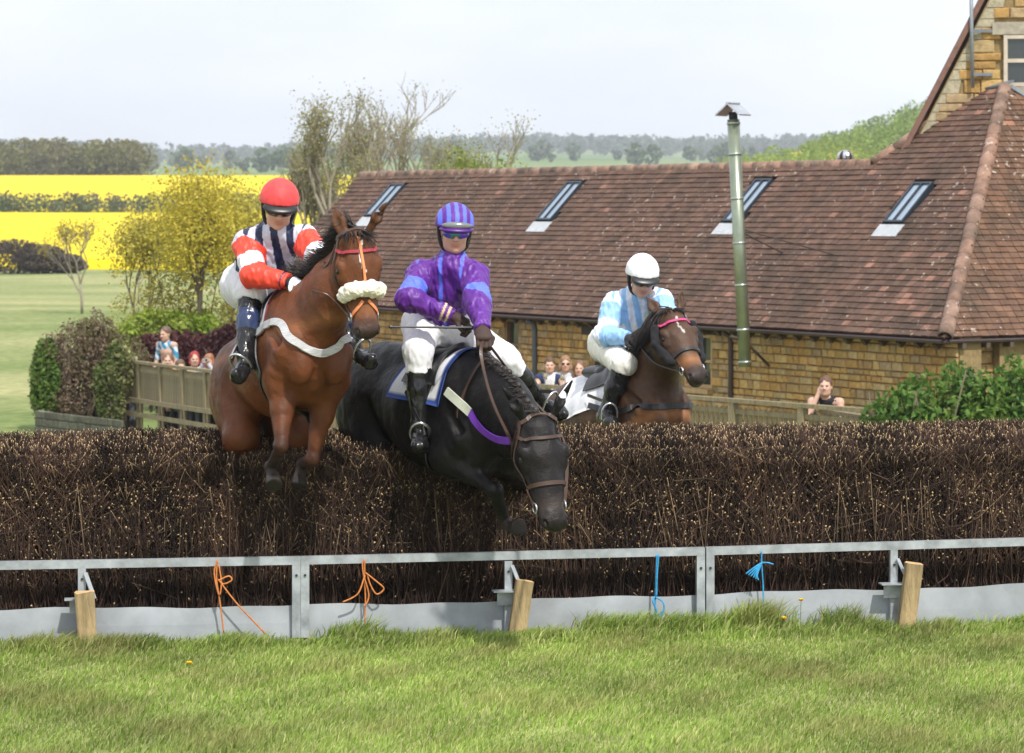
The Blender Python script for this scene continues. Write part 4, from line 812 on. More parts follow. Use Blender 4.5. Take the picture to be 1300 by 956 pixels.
# ============================================================ grass
def grass(name, label, n, xs, ysr, hmin, hmax, seed, clumps=None, wd=.0035):
    g = np.random.default_rng(seed)
    if clumps is None: X = g.uniform(*xs, n); Y = g.uniform(*ysr, n)
    else:
        ci = g.integers(0, len(clumps), n); cl = np.array(clumps); X = cl[ci, 0] + g.normal(0, 1, n) * cl[ci, 2]; Y = cl[ci, 1] + g.normal(0, 1, n) * cl[ci, 2] * .5
    pn = np.sin(X * 2.1 + 1) * np.cos(Y * 3.2) + .6 * np.sin(X * 5.3 + Y * 4.1) + .5 * np.sin(X * 11 - Y * 7)
    h = (hmin + (hmax - hmin) * g.random(n) ** 1.3) * (1 + .25 * pn)
    az = g.uniform(0, 6.283, n) ; ln = np.stack([np.cos(az), np.sin(az)], 1) * (g.random(n)[:, None] * .8); ln[:, 0] += .35; w2 = wd * g.uniform(.6, 1.3, n); ph = g.uniform(0, 3.14, n); sx = np.stack([np.cos(ph), np.sin(ph)], 1) * w2[:, None]
    b = np.stack([X, Y, 0 * X - .05], 1); mid = b + np.concatenate([ln * h[:, None] * .35, (h * .62)[:, None]], 1); tip = b + np.concatenate([ln * h[:, None] * .95, (h * .92)[:, None]], 1); s3 = np.concatenate([sx, 0 * sx[:, :1]], 1)
    V = np.stack([b - s3, b + s3, mid + s3 * .8, mid - s3 * .8, tip], 1).reshape(-1, 3); k = (np.arange(n) * 5)[:, None]
    F = np.concatenate([k + np.array([0, 1, 2, 3]), k + np.array([3, 2, 4, 4])]); 
    pal = np.array([(.24, .34, .06), (.29, .39, .085), (.34, .42, .11), (.20, .31, .05), (.43, .44, .18)]); base = pal[g.integers(0, 5, n)] * (.8 + .4 * g.random(n))[:, None]
    pn2 = np.sin(X * 1.3 + 2 + np.sin(Y * 2)) + .7 * np.sin(X * 3.7 + Y * 2.9) + .6 * np.sin(X * 8.3 - Y * 5.1 + 1); base = base * np.clip(1 + .16 * pn2, .6, 1.4)[:, None]; dry = np.clip(pn - .2, 0, 1)[:, None] * .45; base = base * (1 - dry) + np.array((.36, .33, .13)) * dry
    C = np.repeat(base[:, None], 5, 1).reshape(-1, 3)
    Q = k + np.array([0, 1, 2, 3]); T = k + np.array([3, 2, 4]); me = bpy.data.meshes.new(name); me.vertices.add(len(V)); me.vertices.foreach_set('co', V.astype(np.float32).ravel()); me.loops.add(n * 7); me.loops.foreach_set('vertex_index', np.concatenate([Q.ravel(), T.ravel()]).astype(np.int32))
    me.polygons.add(2 * n); me.polygons.foreach_set('loop_start', np.concatenate([np.arange(n) * 4, n * 4 + np.arange(n) * 3]).astype(np.int32)); me.polygons.foreach_set('loop_total', np.concatenate([np.full(n, 4), np.full(n, 3)]).astype(np.int32))
    at = me.color_attributes.new('Col', 'FLOAT_COLOR', 'POINT'); c4 = np.ones((len(V), 4), np.float32); c4[:, :3] = C; at.data.foreach_set('color', c4.ravel()); me.update(calc_edges=True); me.materials.append(GRASSM)
    tag(link(bpy.data.objects.new(name, me)), label, 'grass', None, 'stuff')
grass('grass', 'short green turf grass in front of the fence', 225000, (-5.0, 5.2), (13.2, 18.25), .018, .055, 51)
gc = np.random.default_rng(4); cl = []
cl2 = []
for i in range(150):
    a = gc.uniform(-3.6, 3.6); q = QF - gc.uniform(.03, .32); p = fp(a, q, 0); cl.append((p[0], p[1], gc.uniform(.04, .14)))
for px in (440, 760, 800, 850, 885, 880, 940, 960, 1060, 1285): a = f_at(px, 790, QF)[0]; p = fp(a, QF - .1, 0); cl2.append((p[0], p[1], .085))
grass('grass', 'longer tufts of grass along the foot of the kickboards', 16000, None, None, .03, .10, 52, cl, .0042)
grass('grass', 'tall rank grass tufts standing up against the kickboards', 4200, None, None, .09, .2, 53, cl2, .0045)
gb = np.random.default_rng(8); cl = [(gb.uniform(-14, 14), gb.uniform(20, 34), .5) for _ in range(120)]
# ============================================================ railings, deck, hedge, low wall
TIM = mat('weathered_timber', (.25, .205, .12), .85, objr=.14, var=.25, nscale=3, stretch=(6, 6, 1), bump=.4, bscale=25)
def railing(name, label, p, q, zb, npost, step, drop=.08, gap=.02, pk=True, cat='railing', bw=.045, boards=False):
    p, q = np.asarray(p), np.asarray(q); o0 = A(p[0], p[1], zb); root = empty(name, o0); tag(root, label, cat); d = q - p; Ln = np.linalg.norm(d); t = d / Ln; sd = nrm(np.cross(t, Z3))
    MB().bar(p - o0, q - o0, .12, .055).build('handrail', TIM, root)
    MB().bar(p - o0 - A(0, 0, .15), q - o0 - A(0, 0, .15), .035, .07).build('rail', TIM, root)
    if not boards: MB().bar(A(p[0], p[1], zb + .12) - o0, A(q[0], q[1], zb + .12) - o0, .035, .07).build('rail', TIM, root)
    for i in range(npost): c = p + d * i / max(npost - 1, 1); MB().box(A(c[0], c[1], (c[2] + .02 + zb) / 2) - o0 , t * .055, sd * .052, A(0, 0, (c[2] + .02 - zb) / 2)).build('post', TIM, root)
    n = int(Ln / step); proto = None
    lowz = zb + .06 if not boards else p[2] - .72
    for i in range(n):
        c = p + d * (i + .5) / n; ztop = c[2] - (.055 if not pk else .09) ; hgt = ztop - lowz
        if proto is None:
            w2 = bw; V = [-t * w2 - sd * .01, t * w2 - sd * .01, t * w2 + sd * .01, -t * w2 + sd * .01]; H1 = hgt - (w2 if pk else 0); V += [v + Z3 * H1 for v in V]; F = [(0, 3, 2, 1), (0, 1, 5, 4), (1, 2, 6, 5), (2, 3, 7, 6), (3, 0, 4, 7)]
            if pk: V += [Z3 * hgt - sd * .01, Z3 * hgt + sd * .01]; F += [(4, 5, 8), (6, 7, 9), (5, 6, 9, 8), (7, 4, 8, 9)]
            else: F += [(4, 5, 6, 7)]
            proto = meshdata('slat', V, F, TIM)
        o = bpy.data.objects.new('board' if boards else 'picket', proto); o.location = A(c[0], c[1], lowz) - o0 - sd * (.035 if not boards else .0) * (1 if sd[1] < 0 else -1); o.parent = root; COL.objects.link(o)
    return root
PR0 = PG(1112, 522, 0.0); PR1 = PG(622, 485, 0.0); PR1[2] = PR0[2] = 0
railing('picket_railing', 'weathered picket railing in front of the barn wall', PR0, PR1, -.95, 7, .1, bw=.032)
ra = PR0 + A(0, 0, -.14); rb_ = P(1030, 521, 40.8); rb_[2] = ra[2]
railing('picket_railing', 'short lower picket railing returning beside the leaning woman', P(1112, 531, 39.6) * A(1, 1, 0) + A(0, 0, -.2), P(1030, 523, 41.6) * A(1, 1, 0) + A(0, 0, -.2), -1.2, 2, .1, bw=.03)
DZ = -.4; DL = PG(151, 457, DZ); DR = PG(500, 499, DZ); DL[2] = DR[2] = DZ
dk = railing('deck_balustrade', 'raised weathered deck front of vertical boards on the left', DL, DR, -2.1, 12, .125, pk=False, bw=.06, boards=True, cat='deck')
d_ = nrm(DR - DL); nb = nrm(np.cross(Z3, d_)); nb = nb if nb[1] > 0 else -nb; O_ = A(DL[0], DL[1], -2.1)
for zz in (-1.16, -1.44): MB().bar(A(DL[0], DL[1], zz) - nb * .06 - O_, A(DR[0], DR[1], zz) - nb * .06 - O_, .05, .09).build('rail', TIM, dk)
MB().hexa([v - O_ for v in (DL + nb * .08 + A(0, 0, -.78), DR + nb * .08 + A(0, 0, -.78), DR + nb * 3.2 + A(0, 0, -.78), DL + nb * 3.2 + A(0, 0, -.78), DL + nb * .08 + A(0, 0, -.7), DR + nb * .08 + A(0, 0, -.7), DR + nb * 3.2 + A(0, 0, -.7), DL + nb * 3.2 + A(0, 0, -.7))]).build('deck_floor', TIM, dk)
MB().hexa([v - O_ for v in (DL + nb * .9 + A(0, 0, -1.75), DR + nb * .9 + A(0, 0, -1.75), DR + nb * 3 + A(0, 0, -1.75), DL + nb * 3 + A(0, 0, -1.75), DL + nb * .9 + A(0, 0, -.785), DR + nb * .9 + A(0, 0, -.785), DR + nb * 3 + A(0, 0, -.785), DL + nb * 3 + A(0, 0, -.785))]).build('underdeck_shade_block', mat('underdeck_shade', (.03, .03, .022), .9), dk)  # solid dark block added to paint in the shade below the deck
DB0 = DL + nb * 3.1 + A(0, 0, .12); DB1 = DL + nb * 3.1 + d_ * 7 + A(0, 0, .12)
railing('rear_railing', 'picket railing along the back of the left deck behind the guests', DB0, DB1, -1.1, 4, .16, pk=False, bw=.03)
low = [P(46, 500, 57.5), P(150, 510, 55)]; lw = empty('low_wall', A(low[0][0], low[0][1], -2)); tag(lw, 'low grey stone retaining wall left of the deck', 'wall'); lo_ = A(low[0][0], low[0][1], -2)
LWM = mat('low_wall_core', (.19, .175, .15), .95, var=.2, bump=.5); p, q = low; zt = -1.32
MB().hexa([A(p[0], p[1], -2) - lo_, A(q[0], q[1], -2) - lo_, A(q[0], q[1] + .4, -2) - lo_, A(p[0], p[1] + .4, -2) - lo_, A(p[0], p[1], zt) - lo_, A(q[0], q[1], zt - .1) - lo_, A(q[0], q[1] + .4, zt - .1) - lo_, A(p[0], p[1] + .4, zt) - lo_]).build('core', LWM, lw)
gw_ = random.Random(3); tt = nrm(A(q[0] - p[0], q[1] - p[1], 0)); ln_ = np.linalg.norm((q - p)[:2]); z = -1.9
while z < zt - .1:
    h = gw_.uniform(.11, .18); s = 0
    while s < ln_ - .1:
        wd = gw_.uniform(.16, .4); V, F = stone_mesh(0, wd / 2 - .008, h / 2 - .008, gw_); nn = A(tt[1], -tt[0], 0); k = gw_.uniform(.7, 1.15)
        MB().add([A(p[0], p[1], 0) + tt * (s + wd / 2 + x) + nn * (y + .001) + A(0, 0, z + h / 2 + zz) - lo_ for x, y, zz in V], F, (.12 * k, .12 * k, .09 * k)).build('stone', STONE, lw, cols=True); s += wd
    z += h
HB = P(1210, 500, 38.2); HB[2] = float(hz(HB[0], HB[1]))
bush('laurel_hedge', 'glossy green laurel hedge at the right behind the fence', HB, [(-.68, 0, 1.1, .5, .6, .95), (-.1, 0, 1.25, .6, .6, 1.0), (.5, 0, 1.2, .6, .6, 1.0), (1.1, 0, 1.25, .6, .6, 1.05), (1.7, 0, 1.2, .6, .6, 1.05), (2.3, 0, 1.2, .6, .6, 1.05), (2.9, 0, 1.15, .6, .6, 1.0)], [(.085, .18, .03), (.12, .225, .04), (.055, .12, .025), (.23, .29, .07)], 29000, .055, 60, 'hedge', 24, asp=.45)
# ============================================================ horses
class Fr:                                    # a horse's trunk frame: x forward, y to its left, z up
    def __init__(s, W, psi, theta, sc=1.0, roll=0):
        Fh = A(math.sin(psi), -math.cos(psi), 0); s.F = math.cos(theta) * Fh + math.sin(theta) * Z3; s.U = -math.sin(theta) * Fh + math.cos(theta) * Z3; s.S = np.cross(s.U, s.F)
        if roll: s.U, s.S = s.U * math.cos(roll) + s.S * math.sin(roll), s.S * math.cos(roll) - s.U * math.sin(roll)
        s.sc = sc; s.O = np.asarray(W) - sc * (.45 * s.F + .40 * s.U); s.M = np.array([s.F, s.S, s.U])
    def w(s, x, y, z): return s.O + s.sc * (x * s.F + y * s.S + z * s.U)
    def l(s, p): return s.M @ (np.asarray(p) - s.O) / s.sc
    def mat(s): return Matrix([[*(s.M[:, i] * s.sc), s.O[i]] for i in range(3)] + [[0, 0, 0, 1]])
def coat(name, rough):
    m = mat(name, rough=rough, spec=.22, var=.2, nscale=7, bump=.22, bscale=150, attr=True)
    t = m.node_tree; b = t.nodes['Principled BSDF']; K = t.links.new; tc = t.nodes.new('ShaderNodeTexCoord'); n = t.nodes.new('ShaderNodeTexNoise'); n.inputs['Scale'].default_value = 13; n.inputs['Detail'].default_value = 4; K(tc.outputs['Object'], n.inputs['Vector'])
    r = t.nodes.new('ShaderNodeMapRange'); r.inputs[1].default_value = .3; r.inputs[2].default_value = .7; r.inputs[3].default_value = rough - .1; r.inputs[4].default_value = rough + .16; K(n.outputs[0], r.inputs[0]); K(r.outputs[0], b.inputs['Roughness'])
    bp = t.nodes.new('ShaderNodeBump'); bp.inputs['Strength'].default_value = .35; bp.inputs['Distance'].default_value = .03; K(n.outputs[0], bp.inputs['Height']); old = b.inputs['Normal'].links[0].from_node; K(bp.outputs[0], old.inputs['Normal'])
    return m
def coat_old(name, rough): return mat(name, rough=rough, spec=.22, var=.2, nscale=7, bump=.25, bscale=160, attr=True, sheen=0)
LEATH = mat('black_leather', (.018, .017, .018), .38, var=.15); BROWNL = mat('brown_leather', (.06, .032, .02), .42, var=.2); STEEL = mat('bright_steel', (.62, .63, .66), .22, .9, var=.05)
EYE = mat('eye_dark', (.012, .009, .008), .06, var=.05)
def horse(fr, name, label, H, C, legs, fine=.0095):
    # H: poll, muzzle (world), face normal (world), neck curve; C: colours; legs: joints in the trunk frame
    s = Sdf(); Y = A(0, 1, 0); b = C['body']; dk = C['dark']; kw = dict(wdir=Y)
    s.cone((.40, 0, .0), (.02, 0, .005), .355, .315, .05, b, (.64, .88), Y); s.cone((.02, 0, .005), (-.36, 0, .055), .315, .25, .08, b, (.88, .98), Y)
    s.ell((-.54, 0, .10), (.30, .255, .265), k=.10, col=b); s.cone((.50, 0, .325), (.16, 0, .285), .065, .06, .08, b)
    s.cone((-.30, 0, .30), (-.62, 0, .26), .09, .10, .10, b); s.cone((-.74, 0, .2), (-.86, 0, .06), .06, .035, .06, b)
    for y in (-1, 1):
        s.ell((-.60, y * .14, .0), (.24, .145, .30), k=.07, col=b); s.cone((-.72, y * .13, .04), (-.62, y * .15, -.26), .13, .09, .06, b)
        s.cone((.34, y * .11, .25), (.58, y * .145, -.03), .09, .12, .07, b, (.75, .8), Y); s.ell((.41, y * .165, -.07), (.17, .07, .17), k=.06, col=b)
        s.ell((.655, y * .105, -.15), (.10, .082, .14), k=.014, col=b)
        s.cone((.60, y * .14, -.07), (.44, y * .15, -.20), .115, .11, .04, b); s.ell((.69, y * .135, -.05), (.07, .05, .08), k=.03, col=b)
        s.cone((.50, y * .235, .12), (.64, y * .215, -.02), .03, .03, .03, None, None, None, 0, True); s.ell((.44, y * .20, -.14), (.10, .04, .11), k=.03, col=b)
        s.cone((-.33, y * .30, -.02), (-.38, y * .24, -.22), .05, .04, .06, None, None, None, 0, True)
    s.cone((.80, 0, .0), (.76, 0, -.30), .03, .022, .03, None, None, None, 0, True)
    poll = fr.l(H['poll']); muz = fr.l(H['muz']); hf = nrm(muz - poll); hn = fr.M @ np.asarray(H['nor'], float); hn = nrm(hn - hf * (hn @ hf)); hs = np.cross(hn, hf)
    HK = H.get('hk', 1.05); HW = H.get('hw', 1.2)
    def hp(f, n, sd=0): return poll + (hf * f + hn * n + hs * sd * HW) * HK
    N0 = A(.46, 0, .10); N1 = A(*H['mid']) if 'mid' in H else (N0 + poll) / 2 + A(-.02, 0, -.04); N2 = hp(.10, -.15)
    ws = nrm(Y * .5 + hs * .5)
    s.cone(N0, N1, .31, H.get('nr', .205), .09, b, (.60, .62), Y); s.cone(N1, N2, H.get('nr', .205), .14, .08, b, (.62, .70), ws)
    fc = C.get('face', b); mz = C.get('muzzle', dk); X3 = (hf, hn, hs)
    def hc(a, c, ra, rb, k, col, asp=None): s.cone(a, c, ra * HK, rb * HK, k, col, None if asp is None else (asp[0] * HW, asp[1] * HW), hs)
    def he(c, r, k, col, sub=False): s.ell(c, [r[0] * HK, r[1] * HK, r[2] * HK * HW], X3, k, col, sub)
    hc(hp(.06, -.095), hp(.20, -.10), .088, .096, .05, fc, (1.0, 1.14)); hc(hp(.20, -.09), hp(.49, -.068), .088, .054, .04, fc, (1.10, 1.0))
    hc(hp(.22, -.165), hp(.50, -.108), .065, .04, .04, fc, (.95, 1.05)); he(hp(.545, -.068), (.07, .058, .062), .03, mz); he(hp(.56, -.118), (.042, .03, .038), .025, mz)
    for y in (-1, 1):
        he(hp(.19, -.17, y * .066), (.125, .09, .032), .035, fc); he(hp(.175, -.050, y * .092), (.045, .026, .02), .022, fc); he(hp(.245, -.075, y * .088), (.03, .02, .014), .02, fc)
        he(hp(.56, -.050, y * .042), (.034, .03, .022), .015, mz); hc(hp(.26, -.095, y * .088), hp(.42, -.092, y * .06), .013, .009, .02, fc)
        he(hp(.572, -.036, y * .056), (.024, .016, .014), .008, None, True); he(hp(.213, -.060, y * .117), (.026, .020, .014), .01, None, True); he(hp(.10, -.035, y * .085), (.05, .02, .02), .03, None, True)
        e = H['ear'][0 if y < 0 else 1]
        e0 = hp(.015, -.065, y * .056); e1 = hp(-.075, -.07 + .05 * e, y * (.074 + .03 * e)); e2 = hp(-.175, -.085 + .11 * e, y * (.08 + .09 * e)); en = nrm(hn * .8 + hs * y * .4); ea = nrm(e2 - e0)
        hc0 = C.get('ear', b); s.cone(e0, e1, .028, .040, .02, hc0, (.55, .45), en); s.cone(e1, e2, .040, .006, .02, hc0, (.45, .45), en); s.ell(e1 + en * .017, (.062, .013, .021), (ea, en, np.cross(en, ea)), .006, None, True)
    for y, kn, fe, co, ho in legs['fore']:
        el = A(.43, y * .15, -.20); kn, fe, co, ho = map(lambda q: np.asarray(q, float), (kn, fe, co, ho)); m = el + (kn - el) * .45
        s.cone(el, m, .112, .068, .06, b); s.cone(m, kn, .068, .041, .03, C.get('forearm', b)); s.ell(kn, (.05, .046, .054), k=.015, col=C.get('knee', dk)); s.cone(kn, fe, .04, .034, .02, dk, None); s.ell(fe, (.042, .04, .042), k=.018, col=dk)
        s.cone(fe, co, .034, .038, .015, dk); s.cone(co, ho, .044, .056, .006, C.get('hoof', (.03, .027, .025)), cap=1)
    for y, st, hk, fe, co, ho in legs['hind']:
        st, hk, fe, co, ho = map(lambda q: np.asarray(q, float), (st, hk, fe, co, ho)); hip = A(-.55, y * .145, -.02)
        s.cone(hip, st, .22, .125, .06, b, (.72, .8), Y); s.cone(st, hk, .12, .055, .04, b); s.ell(hk, (.06, .05, .065), k=.02, col=dk); s.cone(hk, fe, .045, .037, .02, dk); s.ell(fe, (.044, .042, .044), k=.018, col=dk); s.cone(fe, co, .036, .04, .015, dk); s.cone(co, ho, .046, .058, .006, C.get('hoof', (.03, .027, .025)), cap=1)
    V, Q = s.mesh(fine, lambda p: .0035 * wob(p, 22) + .003 * np.abs(wob(p + 3, 34)) + .0008 * wob(p + 3, 90)); cols = s.colors(V, b, .02)
    n_ = .85 + .15 * wob(V, 5)[:, None]; cols = cols * n_
    if 'stripe' in C:                        # white marking down the face
        f = (V - poll) @ hf; sd = (V - poll) @ hs; nn = (V - poll) @ hn; f0, f1, wd, colr, s0 = C['stripe']; k = (f > f0) & (f < f1) & (nn > -.09) & (np.abs(sd - s0 - .012 * np.sin(f * 30)) < wd * (.7 + .3 * np.sin(f * 23 + 1))); cols[k] = colr
    if 'tan' in C:                           # paler muzzle sides
        f = (V - poll) @ hf; k = np.clip(1 - np.abs(f - C['tan'][0]) / C['tan'][1], 0, 1)[:, None]; cols = cols * (1 - k) + np.asarray(C['tan'][2]) * k
    o = bpy.data.objects.new(name, meshdata(name, V, Q, coat('coat_' + C['id'], C.get('rough', .42)), True, cols)); link(o); o.matrix_world = fr.mat(); tag(o, label, 'horse')
    for y in (-1, 1):
        c = hp(.213, -.068, y * .100); mb = Sdf().ell(c, (.021, .019, .016), (hf, hn, hs)); Ve, Fe = mb.mesh(.004); mobj('eye', Ve, Fe, EYE, o, True)
        mobj('nostril', *Sdf().ell(hp(.572, -.043, y * .048), (.019, .014, .010), (hf, hn, hs)).mesh(.004), mat('nostril_dark', (.012, .008, .008), .8), o, True)
    return o, s, hp, dict(hf=hf, hn=hn, hs=hs, poll=poll, N1=N1)
def hairs(o, name, roots, dirs, length, m, seed, n_each=6, r=.004, droop=.6, spread=.3, jit=.02):
    g = random.Random(seed); mb = MB()
    for p, d in zip(roots, dirs):
        for _ in range(n_each):
            q = np.asarray(p) + A(g.uniform(-jit, jit), g.uniform(-jit, jit) * .5, g.uniform(-jit, jit) * .5); dd = nrm(np.asarray(d) + A(g.uniform(-spread, spread), g.uniform(-spread, spread), g.uniform(-spread, spread))); ln = length * g.uniform(.6, 1.15); pts = [q]
            for k in range(3): dd = nrm(dd + A(0, 0, -droop * .35)); q = q + dd * ln / 3; pts.append(q)
            mb.tube(pts, [r, r * .9, r * .6, r * .2], 3, False)
    return mb.build(name, m, o, True)
def crest(s, info, n):                       # points along the top of the neck
    pts = spline([A(.50, 0, .40), info['N1'] + A(-.05, 0, .30), info['poll'] - info['hn'] * .07 + A(0, 0, .02)], n); p = np.array(pts); p, N = s.snap(p, 0.0); return p, N
def saddlecloth(o, s, x0, x1, phm, base, trim, tw=.03, name='saddle_cloth', off=.012, slant=.0, m=None):
    nx, nph = 26, 40; P_ = []; C_ = []
    for i in range(nx):
        for j in range(nph):
            u = i / (nx - 1); v = j / (nph - 1) * 2 - 1; ph = v * phm; x = x0 + (x1 - x0) * u + slant * abs(v); P_.append((x, math.sin(ph) * .42, math.cos(ph) * .42 + .02))
            e = min(u, 1 - u) * (x1 - x0) ; e2 = (1 - abs(v)) * phm * .33; C_.append(trim if min(e, e2) < tw else base)
    p, N = s.snap(np.array(P_), off, 8); r, c = np.meshgrid(np.arange(nx - 1), np.arange(nph - 1), indexing='ij'); a = (r * nph + c).ravel(); Fq = np.stack([a, a + nph, a + nph + 1, a + 1], 1)
    p = p + N * (.004 * wob(p, 22))[:, None]; p2 = p - N * .008; n = len(p); rim = [i * nph for i in range(nx)] + [(nx - 1) * nph + j for j in range(1, nph)] + [i * nph + nph - 1 for i in range(nx - 2, -1, -1)] + [j for j in range(nph - 2, 0, -1)]
    Fr_ = np.array([(rim[k], rim[(k + 1) % len(rim)], rim[(k + 1) % len(rim)] + n, rim[k] + n) for k in range(len(rim))])
    return mobj(name, np.vstack([p, p2]), np.vstack([Fq, Fq[:, ::-1] + n, Fr_]), m or mat('cloth_attr', rough=.85, var=.06, nscale=30, attr=True, bump=.1, bscale=200), o, True, C_ + C_)
def saddle(o, s):
    q = Sdf(); Y = A(0, 1, 0); q.cone((.30, 0, .405), (.10, 0, .335), .055, .06, .03, None, (1.1, 2.2), Y); q.cone((.10, 0, .335), (-.14, 0, .39), .06, .05, .04, None, (2.2, 2.4), Y)
    saddlecloth(o, s, .0, .30, .98, (.018, .017, .018), (.012, .012, .012), .01, 'saddle_flap', .032, .05, m=LEATH)
    V, Q = q.mesh(.012); return mobj('saddle', V, Q, LEATH, o, True)
def stirrup(o, foot, ankle, x=.14, y=1):      # iron round the ball of the foot (local coordinates) and its leather
    d = nrm(foot - ankle); st = empty('stirrup', foot); st.parent = o; mb = MB(); up = nrm(ankle - foot + A(0, 0, .35)); sd = nrm(np.cross(d, up)); up = np.cross(sd, d)
    mb.tube([up * (-.035) + (sd * math.cos(a) * .058 + up * (math.sin(a) * .085 + .045)) for a in np.linspace(-math.pi * .95, math.pi * .95, 22) + math.pi / 2] + [], .0085, 6); mb.build('iron', STEEL, st, True)
    MB().bar(-up * .043 - sd * .05, -up * .043 + sd * .05, .03, .012, up=up).build('tread', LEATH, st)
    top = A(x, y * .295, .16); mb = MB(); mb.bar(up * .095, top - foot, .022, .006, up=(0, 1, 0)); mb.build('leather', LEATH, st)
def rope(o, name, pts, wd, m, n=8, th=.006, up=None):
    p = spline(pts, n); t = [nrm(p[min(i + 1, len(p) - 1)] - p[max(i - 1, 0)]) for i in range(len(p))]; ref = A(0, 0, 1) if up is None else up
    return ribbon([np.asarray(q) for q in p], [nrm(np.cross(np.cross(tt, ref), tt) + 1e-6) for tt in t], wd, th).build(name, m, o)
def ring(o, name, c, r, nrml, m, tr=.006):
    nrml = nrm(nrml); u = nrm(np.cross(nrml, A(.3, .2, 1))); v = np.cross(nrml, u); return MB().tube([c + (u * math.cos(a) + v * math.sin(a)) * r for a in np.linspace(0, 6.283, 19)], tr, 6, False).build(name, m, o, True)
def bridle(o, s, hp, m, brow, nose=True, nosem=None, browm=None):
    b = strap(s, [hp(.085, -.09, -.105), hp(.105, -.03, -.085), hp(.115, .0, -.04), hp(.118, .01, 0), hp(.115, .0, .04), hp(.105, -.03, .085), hp(.085, -.09, .105)], .02, .006, .004); br = b.build('bridle', browm or m, o); br.name = 'browband'
    for y in (-1, 1): strap(s, [hp(.0, -.07, y * .05), hp(.07, -.075, y * .1), hp(.2, -.125, y * .1), hp(.33, -.12, y * .09), hp(.46, -.10, y * .07)], .018, .005, .003).build('cheekpiece', m, o)
    strap(s, [hp(.03, -.09, -.09), hp(.0, -.05, -.04), hp(-.005, -.05, 0), hp(.0, -.05, .04), hp(.03, -.09, .09)], .024, .005, .004).build('headpiece', m, o)
    if nose: strap(s, [hp(.36, -.13, -.07), hp(.36, -.05, -.075), hp(.36, .01, -.03), hp(.36, .01, .03), hp(.36, -.05, .075), hp(.36, -.13, .07)], .026, .006, .003).build('noseband', nosem or m, o)
    for y in (-1, 1): ring(o, 'bit_ring', s.snap(np.array([hp(.475, -.095, y * .075)]), .008)[0][0], .028, hp(0, 0, 1) - hp(0, 0, 0), STEEL)
    strap(s, [hp(.05, -.10, .1), hp(.18, -.24, .07), hp(.2, -.27, 0), hp(.18, -.24, -.07), hp(.05, -.10, -.1)], .016, .004, .003).build('throat_lash', m, o)

# ---------------- frames and riders' joints (P: person's joints in world space)
def rider(pel, neckpx, headpx, hfdir, shR, shL, elR, wrR, elL, wrL, knR, anR, toR, knL, anL, toL, T=.5, arm=(.28, .25), leg=(.41, .41), lat=None):
    J = {}; J['pel'] = pel; J['neck'] = chain(pel, *neckpx, T); J['head'] = chain(J['neck'], *headpx, .155); J['hf'] = nrm(hfdir); up = J['head'] - J['neck'] + A(0, 0, .35); J['hu'] = nrm(up - J['hf'] * (up @ J['hf']))
    dn = J['neck'][1]; J['shR'] = P(*shR[:2], dn + (shR[2] if len(shR) > 2 else 0)); J['shL'] = P(*shL[:2], dn + (shL[2] if len(shL) > 2 else 0))
    J['elR'] = chain(J['shR'], *elR[:2], arm[0], elR[2] if len(elR) > 2 else True); J['wrR'] = chain(J['elR'], *wrR[:2], arm[1], wrR[2] if len(wrR) > 2 else True)
    J['elL'] = chain(J['shL'], *elL[:2], arm[0], elL[2] if len(elL) > 2 else True); J['wrL'] = chain(J['elL'], *wrL[:2], arm[1], wrL[2] if len(wrL) > 2 else True)
    lat = nrm(J['shL'] - J['shR']) if lat is None else lat; J['hipR'] = pel - lat * .09; J['hipL'] = pel + lat * .09
    for sd, kn, an, to in (('R', knR, anR, toR), ('L', knL, anL, toL)):
        J['kn' + sd] = P(*kn) if len(kn) == 3 and kn[2] > 5 else chain(J['hip' + sd], kn[0], kn[1], leg[0]); J['an' + sd] = P(*an) if len(an) == 3 and an[2] > 5 else chain(J['kn' + sd], an[0], an[1], leg[1], len(an) < 3); J['to' + sd] = P(*to) if len(to) == 3 and to[2] > 5 else chain(J['an' + sd], to[0], to[1], .16)
    return J
WB = P(378, 362, 17.9); FB = Fr(WB, R(22), R(18))
J1 = rider(P(326, 362, 18.40), (347, 293), (354, 263), (.13, -.93, -.30), (315, 310, .03), (387, 306, -.03), (322, 350), (366, 358), (413, 336), (398, 362), (319, 373), (311, 450), (303, 474), (422, 388, 18.1), (447, 437, 18.0), (468, 456, 17.86))
WK = P(605, 450, 18.0); FK = Fr(WK, R(33), R(-3), 1.05)
J2 = rider(P(556, 412, 18.45), (573, 334), (577, 294), (.12, -.97, -.14), (534, 350, .04), (603, 353, -.04), (520, 380), (575, 402), (607, 388), (612, 418), (531, 446), (533, 538), (533, 562), (640, 455), (684, 507, 0), (708, 522), leg=(.42, .43))
WC = P(811, 447, 21.3); FC = Fr(WC, R(33), R(16))
J3 = rider(P(785, 436, 21.75), (808, 374), (815, 353), (.16, -.9, -.34), (781, 387, .05), (840, 383, -.05), (768, 426), (797, 430), (852, 412), (836, 436), (789, 464), (769, 526), (763, 545), (*pix(FC.w(.25, .30, .30)), FC.w(.25, .30, .30)[1]), (*pix(FC.w(.10, .36, -.02)), FC.w(.10, .36, -.02)[1]), (*pix(FC.w(.25, .38, -.08)), FC.w(.25, .38, -.08)[1]))

def onside(fr, s, px, py, off):               # nearest point to the camera on a pixel's ray that lies off metres outside the horse
    r = nrm(P(px, py, 1.0) - CAMP); t0 = np.linalg.norm(fr.O) - 1.4; ts = np.arange(t0, t0 + 2.6, .01); pts = CAMP + ts[:, None] * r; loc_ = (pts - fr.O) @ fr.M.T / fr.sc; f = s.val(loc_) * fr.sc; k = np.argwhere(f < off)
    return pts[k[0][0]] if len(k) else pts[np.argmin(f)]
